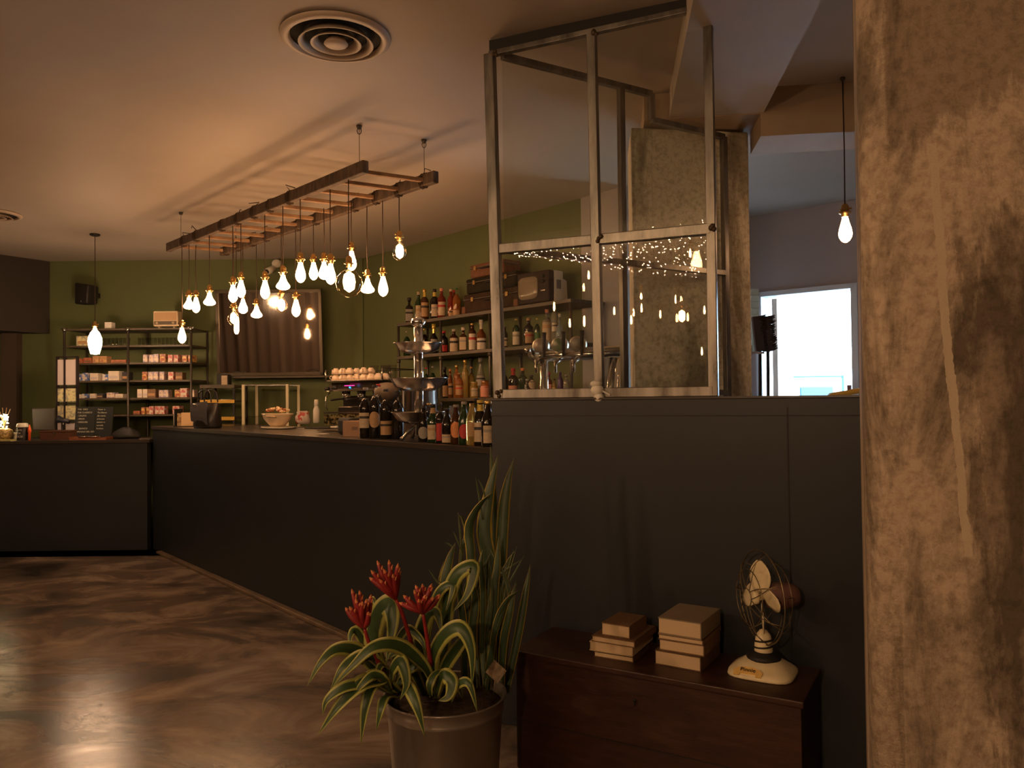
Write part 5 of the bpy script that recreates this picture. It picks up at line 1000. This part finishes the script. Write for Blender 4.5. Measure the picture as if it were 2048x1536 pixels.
# things under the mirror
xq, xw = D(408, 770, 8.1).x, D(476, 770, 8.1).x; z_ = D(440, 771, 8.1).z
M_yel = mat('mustard yellow edge', (.6, .36, .05), .5)
t = thing('side_cabinet', 'open cabinet with mustard yellow shelf edges behind the handbag', 'cabinet', (xq, 8.0, 0)); wQ = xw-xq
for k, vv in enumerate((771, 801, 835)):
    zz_ = D(440, vv, 8.05).z; b_ = MB(); b_.box((wQ/2, .2, zz_-.01), (wQ, .4, .02)); link('shelf_board', b_, M_plank, t); b_ = MB(); b_.box((wQ/2, -.004, zz_-.01), (wQ, .012, .034)); link('yellow_edge', b_, M_yel if k else M_plank, t)
b_ = MB(); [b_.box((x, y, z_/2-.01), (.02, .02, z_-.02)) for x in (.01, wQ-.01) for y in (.01, .39)]; link('cabinet_leg', b_, M_black, t)
p = V((D(445, 768, 8.1).x, 8.1, z_+.0005)); t = thing('payment_box', 'small black box with a cream card on its front, left below the mirror', 'box', p); b_ = MB(); b_.box((0, .05, .058), (.12, .1, .116)); link('box_body', b_, M_black, t, bevel=.004); b_ = MB(); b_.box((.02, -.002, .055), (.06, .002, .095)); link('card', b_, LB_['cream'], t)
for i, (u, dy) in enumerate(((452, .1), (427, .12))):
    pp_ = V((D(u, 796, 8.1).x, 8.1, D(440, 801, 8.05).z)); b_ = MB(); b_.lathe([(.03, 0), (.05, .006), (.055, .012), (.045, .01)], (0, 0, 0), 20); tag(link('saucer', b_, M_white, loc=pp_), f'white saucer on the upper yellow edged shelf, {ORD[i+1]} from right', 'saucer', 'saucers on the cabinet')
x0_ = D(487, 770, 7.95).x; x1_ = D(596, 770, 8.2).x; zt_ = D(540, 769, 8.0).z
t = thing('serving_trolley', 'glass trolley with four pale posts under the mirror', 'trolley', (x0_, 7.95, 0)); wT = D(575, 770, 7.95).x-x0_; M_pp = mat('pale cream post', (.62, .55, .36), .4)
for x in (0, wT):
    for y in (0, .42): b_ = MB(); b_.box((x+.0, y, zt_/2), (.028, .028, zt_)); link('post', b_, M_pp, t)
for z in (.35, zt_-.33, zt_-.02): b_ = MB(); b_.box((wT/2, .21, z), (wT, .42, .008)); link('glass_shelf', b_, gm, t)
b_ = MB(); [b_.box((wT/2, y, zt_-.006), (wT, .02, .012)) for y in (0, .42)]; link('top_rail', b_, M_steel, t)
# cctv camera
p = D(547, 537, 8.45); t = thing('security_camera', 'white wall security camera high on the green wall behind the bulbs', 'camera', p); b_ = MB(); b_.cyl((.03, .09, .07), (.03, -.01, .05), .045, n=18); link('mount_base', b_, M_white, t); b_ = MB(); b_.cyl((0, 0, -.0), (-.04, -.1, -.05), .036, n=18); link('camera_body', b_, M_white, t)
b_ = MB(); b_.cyl((-.04, -.1, -.05), (-.044, -.109, -.0545), .026, n=18); link('lens', b_, M_black, t); b_ = MB(); b_.tube([(.03, .03, .05), (.03, -.02, .02), (0, 0, 0)], .01, 6); link('bracket', b_, M_white, t)
# ================================================================ LEFT COUNTER TOP
def onL(u, y=.2): p = D(u, 860, YL+y); p.z = ZL+.0005; return p
sL = YL/FPX
p = onL(8, .14); j = thing('light_jar', 'glass jar filled with glowing fairy lights at the left end of the counter', 'jar', p)
b_ = MB(); b_.lathe([(.07, 0), (.085, .01), (.095, .06), (.085, .12), (.06, .15), (.065, .17)], (0, 0, 0), 24, cap=False); link('jar_glass', b_, gm, j)
b_ = MB(); b_.lathe([(.001, .002), (.07, .005), (.082, .05), (.07, .1), (.03, .12), (.001, .12)], (0, 0, 0), 18); link('crumpled_filling', b_, mat('gold shredded paper', (.6, .4, .16), .6, var=.7, scale=50, bump=1, bscale=60), j)
b_ = MB(); rs = random.Random(2)
for k in range(34): a = rs.uniform(0, 6.28); z = rs.uniform(.09, .25); r = .05*rs.random()**.5*(1.1 if z < .2 else .7); b_.ball((r*math.cos(a), r*math.sin(a), z), .0065, 4)
o = link('tiny_light', b_, emitter('jar light', (1, .75, .4), 60), j); o['kind'] = 'stuff'
b_ = MB(); rs = random.Random(6)
for k in range(7): a = rs.uniform(0, 6.28); b_.tube([(0, 0, .12), (.02*math.cos(a), .02*math.sin(a), .2), (.06*math.cos(a), .05*math.sin(a), rs.uniform(.24, .33))], .003, 4)
link('dry_twig', b_, mat('pale dry twig', (.5, .36, .18), .8), j)
p = onL(6, .06); b_ = MB(); b_.box((0, 0, .006), (.32, .12, .012)); tag(link('napkin_pile', b_, M_yel if False else mat('lime napkins', (.42, .36, .12), .8), loc=(p.x-.05, p.y, p.z)), 'flat yellow green napkin pile in front of the glowing jar', 'napkins')
p = onL(30, .3); b_ = MB(); b_.box((0, 0, .06), (.12, .1, .02)); b_.box((0, 0, .025), (.1, .09, .05)); tag(link('paper_stack', b_, PK['white'], loc=p), 'stack of pale paper tubs behind the black mug', 'paper stack')
p = onL(45, .12); mg = thing('lettered_tin', 'black tin with white lettering reading coffee for good and white lid', 'tin', p, -.1)
b_ = MB(); b_.lathe([(.047, 0), (.048, .003), (.048, .125)], (0, 0, 0), 24); link('tin_body', b_, M_black, mg); b_ = MB(); b_.lathe([(.051, .125), (.052, .13), (.046, .16), (.03, .165)], (0, 0, 0), 24); link('tin_lid', b_, M_white, mg)
for s_, z, h in (('COFFEE', .098, .02), ('FOR', .068, .022), ('GOOD', .037, .028)): text('white_lettering', s_, h, M_white, mg, (0, -.0492, z), (math.pi/2, 0, 0))
p = onL(59, .1); b_ = MB(); b_.lathe([(.012, .0), (.012, .075), (.016, .08), (.016, .10), (.003, .15)], (0, 0, 0), 12); tag(link('squeeze_tube', b_, mat('orange plastic', (.85, .13, .03), .4), loc=p), 'small bright orange tube beside the black tin', 'tube')
p = onL(88, .42); mo = thing('till_monitor', 'dark back of a till monitor on the left counter', 'monitor', p, .1); z1 = D(88, 816, p.y).z-p.z
M_mon = mat('dark grey monitor plastic', (.06, .05, .045), .5)
b_ = MB(); b_.box((0, 0, z1-.11), (.21, .03, .22), R=Matrix.Rotation(.12, 3, 'X')); link('monitor_housing', b_, M_mon, mo, bevel=.008); b_ = MB(); b_.box((0, .03, (z1-.2)/2+.02), (.06, .04, z1-.18)); b_.box((0, .03, .008), (.18, .14, .016)); link('stand', b_, M_black, mo)
p = onL(125, .40); gn = thing('barcode_scanner', 'dark handheld scanner on a stand in front of the card rack', 'scanner', p); b_ = MB(); b_.cyl((0, 0, 0), (0, 0, .02), .05); b_.cyl((0, 0, .02), (0, 0, .16), .012); link('stand', b_, M_black, gn)
b_ = MB(); b_.tube([(-.04, 0, .195), (-.01, -.01, .19), (.08, -.03, .165)], [.034, .026, .02], 10); link('scanner_head', b_, mat('blue black plastic', (.025, .025, .04), .4), gn)
p = onL(126, .10); text('white_number', '1', .07, M_white, mo, tuple(D(123, 845, YL+.36)-mo.location), (math.pi/2, 0, 0))
p = onL(110, .18); wb = thing('wooden_box', 'dark reddish wooden box with a small clasp on the left counter', 'box', p); M_wb = mat('reddish box timber', (.10, .04, .022), .5, var=.3, scale=12)
b_ = MB(); b_.box((0, .06, .035), (60*sL, .14, .07)); link('box_body', b_, M_wb, wb, bevel=.003); b_ = MB(); b_.box((0, .06, .08), (61*sL, .145, .018)); link('box_lid', b_, M_wb, wb, bevel=.003); b_ = MB(); b_.box((.0, -.012, .062), (.018, .004, .025)); link('clasp', b_, M_inox, wb)
M_ash = mat('slate', (.016, .018, .016), .6)
CH = mat('chalk', (.55, .52, .42), .9)
for (u0, u1, lines, lab_, ry) in ((148, 186.5, ['THE  ORO', 'THE CLASSICO', '- CRUDO', '- SPECK', '- VERDURE', '.', '    BIANCO', 'SPECIALE DEL GIORNO'], 'left of two small chalkboards with white handwriting on the left counter', .05), (188, 224, ['Tisane  e', 'The Bianco', 'alla menta', 'al limone', 'zenzero e', 'cannella', 'Rooibos'], 'right of two small chalkboards with white handwriting on the left counter', -.06)):
    p = onL(u0, .30); zt_ = D(u0, 814, p.y).z-p.z; w_ = (u1-u0)*p.y/FPX; t = thing('chalkboard', lab_, 'chalkboard', p, ry, 'small chalkboards'); Rt = Matrix.Rotation(-.12, 3, 'X')
    b_ = MB(); b_.box((w_/2, .02, zt_/2+.0), (w_, .012, zt_), R=Rt); link('slate_panel', b_, M_ash, t, bevel=.002); b_ = MB(); b_.box((w_/2, .07, zt_*.4), (.03, .008, zt_*.82), R=Matrix.Rotation(.25, 3, 'X')); link('rear_strut', b_, M_black, t)
    for k, s_ in enumerate(lines):
        zz_ = zt_*(.92-.10*k); yy = .02-.0075+(zz_-zt_/2)*math.tan(.12)
        text('chalk_writing', s_, .021, CH, t, (w_*.12, yy-.003, zz_), (math.pi/2-.12, 0, 0), 'LEFT')
p = onL(178, .10); tr = thing('wooden_tray', 'reddish wooden tray with two small metal dishes on the left counter', 'tray', p); b_ = MB(); b_.box((0, .05, .008), (75*sL, .16, .016)); [b_.box((s_*37*sL, .05, .018), (.01, .16, .022)) for s_ in (-1, 1)]; link('tray_base', b_, mat('orange brown tray', (.26, .09, .04), .5, var=.3, scale=10), tr)
for i, (dx) in enumerate((-.075, .03)): b_ = MB(); b_.lathe([(.02, 0), (.045, .004), (.055, .016), (.05, .016), (.02, .006)], (0, 0, 0), 20); tag(link('metal_dish', b_, M_inox, loc=(p.x+dx, p.y+.04, ZL+.017)), f'small metal dish on the wooden tray, {("left", "right")[i]} one', 'dish', 'metal dishes on the tray')
p = onL(252, .25); rs = random.Random(3); rings = []
for z, s_ in ((0, 1), (.02, 1.02), (.06, .8), (.095, .45), (.11, .15)): rings.append([((.15*s_+rs.uniform(-.02, .02))*math.cos(a), (.08*s_+rs.uniform(-.01, .01))*math.sin(a), z+(rs.uniform(-.01, .015) if z else 0)) for a in [i*2*math.pi/18 for i in range(18)]])
tag(link('dark_cloth', loft(rings), M_black, loc=p, sub=1), 'heaped dark cloth on the counter right of the chalkboards', 'cloth')
p = onL(296, .12); b_ = MB(); b_.box((0, 0, .004), (.1, .14, .008)); tag(link('notepad', b_, mat('grey notepad', (.16, .12, .1), .6), loc=p), 'grey notepad at the right end of the left counter', 'notepad')
# ================================================================ SERVICE SIDE (right)
hx = D(1521, 704, 5.2)
for i, (u, tilt) in enumerate(((1524, .12), (1540, .2))):
    a = D(u-4, 703, 5.2+.05*i); b = D(u-12+2*i, 633, 5.2+.05*i); e = D(u-8+6*i, 800, 5.2); e.z = .0; tip = (a+b)/2; 
    r = thing('broom', f'upturned dark bristled broom hanging by the pillar, {("left", "right")[i]} one', 'broom', (e.x, 5.2+.05*i, .35), 0, 'brooms by the pillar'); rel_ = lambda q: V(q)-r.location
    b_ = MB(); b_.tube([rel_(V((e.x, 5.2+.05*i, .35))), rel_(a)], .011, 8); link('handle', b_, M_black, r)
    b_ = MB(); b_.beam(rel_(a), rel_(b), .035, .06); link('brush_block', b_, mat('dark brush block', (.05, .03, .03), .5), r, bevel=.005)
    b_ = MB(); d_ = (b-a)
    for k in range(60):
        q = a+d_*((k+.5)/60)+V((0, random.uniform(-.025, .025), 0)); b_.cyl(rel_(q+V((.015, 0, 0))), rel_(q+V((.055+random.uniform(0, .012), 0, .012))), .0035, .002, n=4)
    o = link('bristle', b_, mat('dark bristles', (.035, .022, .018), .8), r); o['kind'] = 'stuff'
q = D(1512, 706, 5.15); b_ = MB(); b_.box((0, 0, 0), (.10, .03, .012)); b_.box((-.04, 0, .02), (.02, .03, .06)); b_.box((-.03, .0, .0), (.05, .1, .012)); tag(link('wall_hook', b_, M_inox, loc=q), 'small metal hook holding the brooms beside the pillar', 'hook')
q = D(1510, 642, 5.45); b_ = MB()
for k in range(10): b_.box((0, 0, -.2+k*.045), (.055, .012, .04), R=Matrix.Rotation(.4, 3, 'X'))
b_.box((-.0, .015, 0), (.06, .006, .46)); tag(link('louvred_panel', b_, mat('pale blue louvre', (.55, .72, .75), .4), loc=q), 'pale blue louvred panel edge just right of the concrete pillar', 'panel')
# counter behind the partition with yellow cloth
b_ = MB(); b_.box((2.55, 3.9, .66), (1.3, .6, 1.32), rz=-.35); o = tag(link('service_cabinet', b_, M_white, bevel=.01), 'low service cabinet hidden behind the right end of the partition', 'cabinet')
rings = [[(x, y, z) for x, z in ((0, .03), (.08, .05+.006*math.sin(y*9)), (.18, .08+.008*math.sin(y*7)), (.35, .11), (.5, .112))] for y in (0, .15, .3, .45)]
b_ = loft(rings, False, False); o = link('yellow_cloth', b_, mat('mustard cloth', (.62, .40, .09), .8), loc=tuple(D(1625, 793, 3.75))[:2]+(1.325,), rz=-.35, sub=1); so = o.modifiers.new('t', 'SOLIDIFY'); so.thickness = .02; tag(o, 'folded mustard yellow cloth on the cabinet behind the partition', 'cloth')
# outside the open door: pale van and wall
ox = D(1640, 770, 10.5); b_ = MB()
vn = thing('white_van', 'white vehicle side with pale blue window outside the open door', 'van', (ox.x-.5, 10.6, 0), -.1)
b_ = MB(); b_.box((1.2, .9, 1.02), (3.0, 1.8, 1.45)); link('van_body', b_, mat('white van paint', (.85, .88, .9), .3), vn, bevel=.12)
b_ = MB(); b_.box((.47, -.012, 1.36), (.44, .03, .28)); link('window', b_, mat('blue window glass', (.02, .055, .10), .25), vn, bevel=.09)
b_ = MB(); b_.box((.82, -.01, 1.25), (.025, .02, .8)); b_.box((.5, -.01, 1.635), (.66, .02, .02)); link('door_gap', b_, mat('teal seam', (.01, .05, .07), .5), vn)
for x in (.1, 2.2): b_ = MB(); b_.cyl((x, -.02, .33), (x, .25, .33), .33, n=28); link('wheel', b_, M_black, vn)
b_ = MB(); b_.box((2, 15, -.02), (24, 16, .04)); struct('ground', b_, mat('pale paving', (.6, .6, .58), .8))
b_ = MB(); b_.box((6, 17, 2.2), (20, .4, 4.4)); struct('wall_outside', b_, mat('white outdoor render', (.9, .92, .92), .8))
# bright sunlight outdoors
sl = bpy.data.lights.new('sun', 'SUN'); sl.energy = 8; sl.angle = .05; so_ = bpy.data.objects.new('sun', sl); C.objects.link(so_); so_.rotation_euler = (math.radians(38), 0, math.radians(-8))

# lettering becomes plain mesh
bpy.context.view_layer.update(); _dg = bpy.context.evaluated_depsgraph_get()
for o in [o for o in bpy.data.objects if o.type == 'FONT']:
    me = bpy.data.meshes.new_from_object(o.evaluated_get(_dg)); n = bpy.data.objects.new(o.name, me); nm = o.name; C.objects.link(n)
    n.parent = o.parent; n.location = o.location; n.rotation_euler = o.rotation_euler; bpy.data.objects.remove(o); n.name = nm
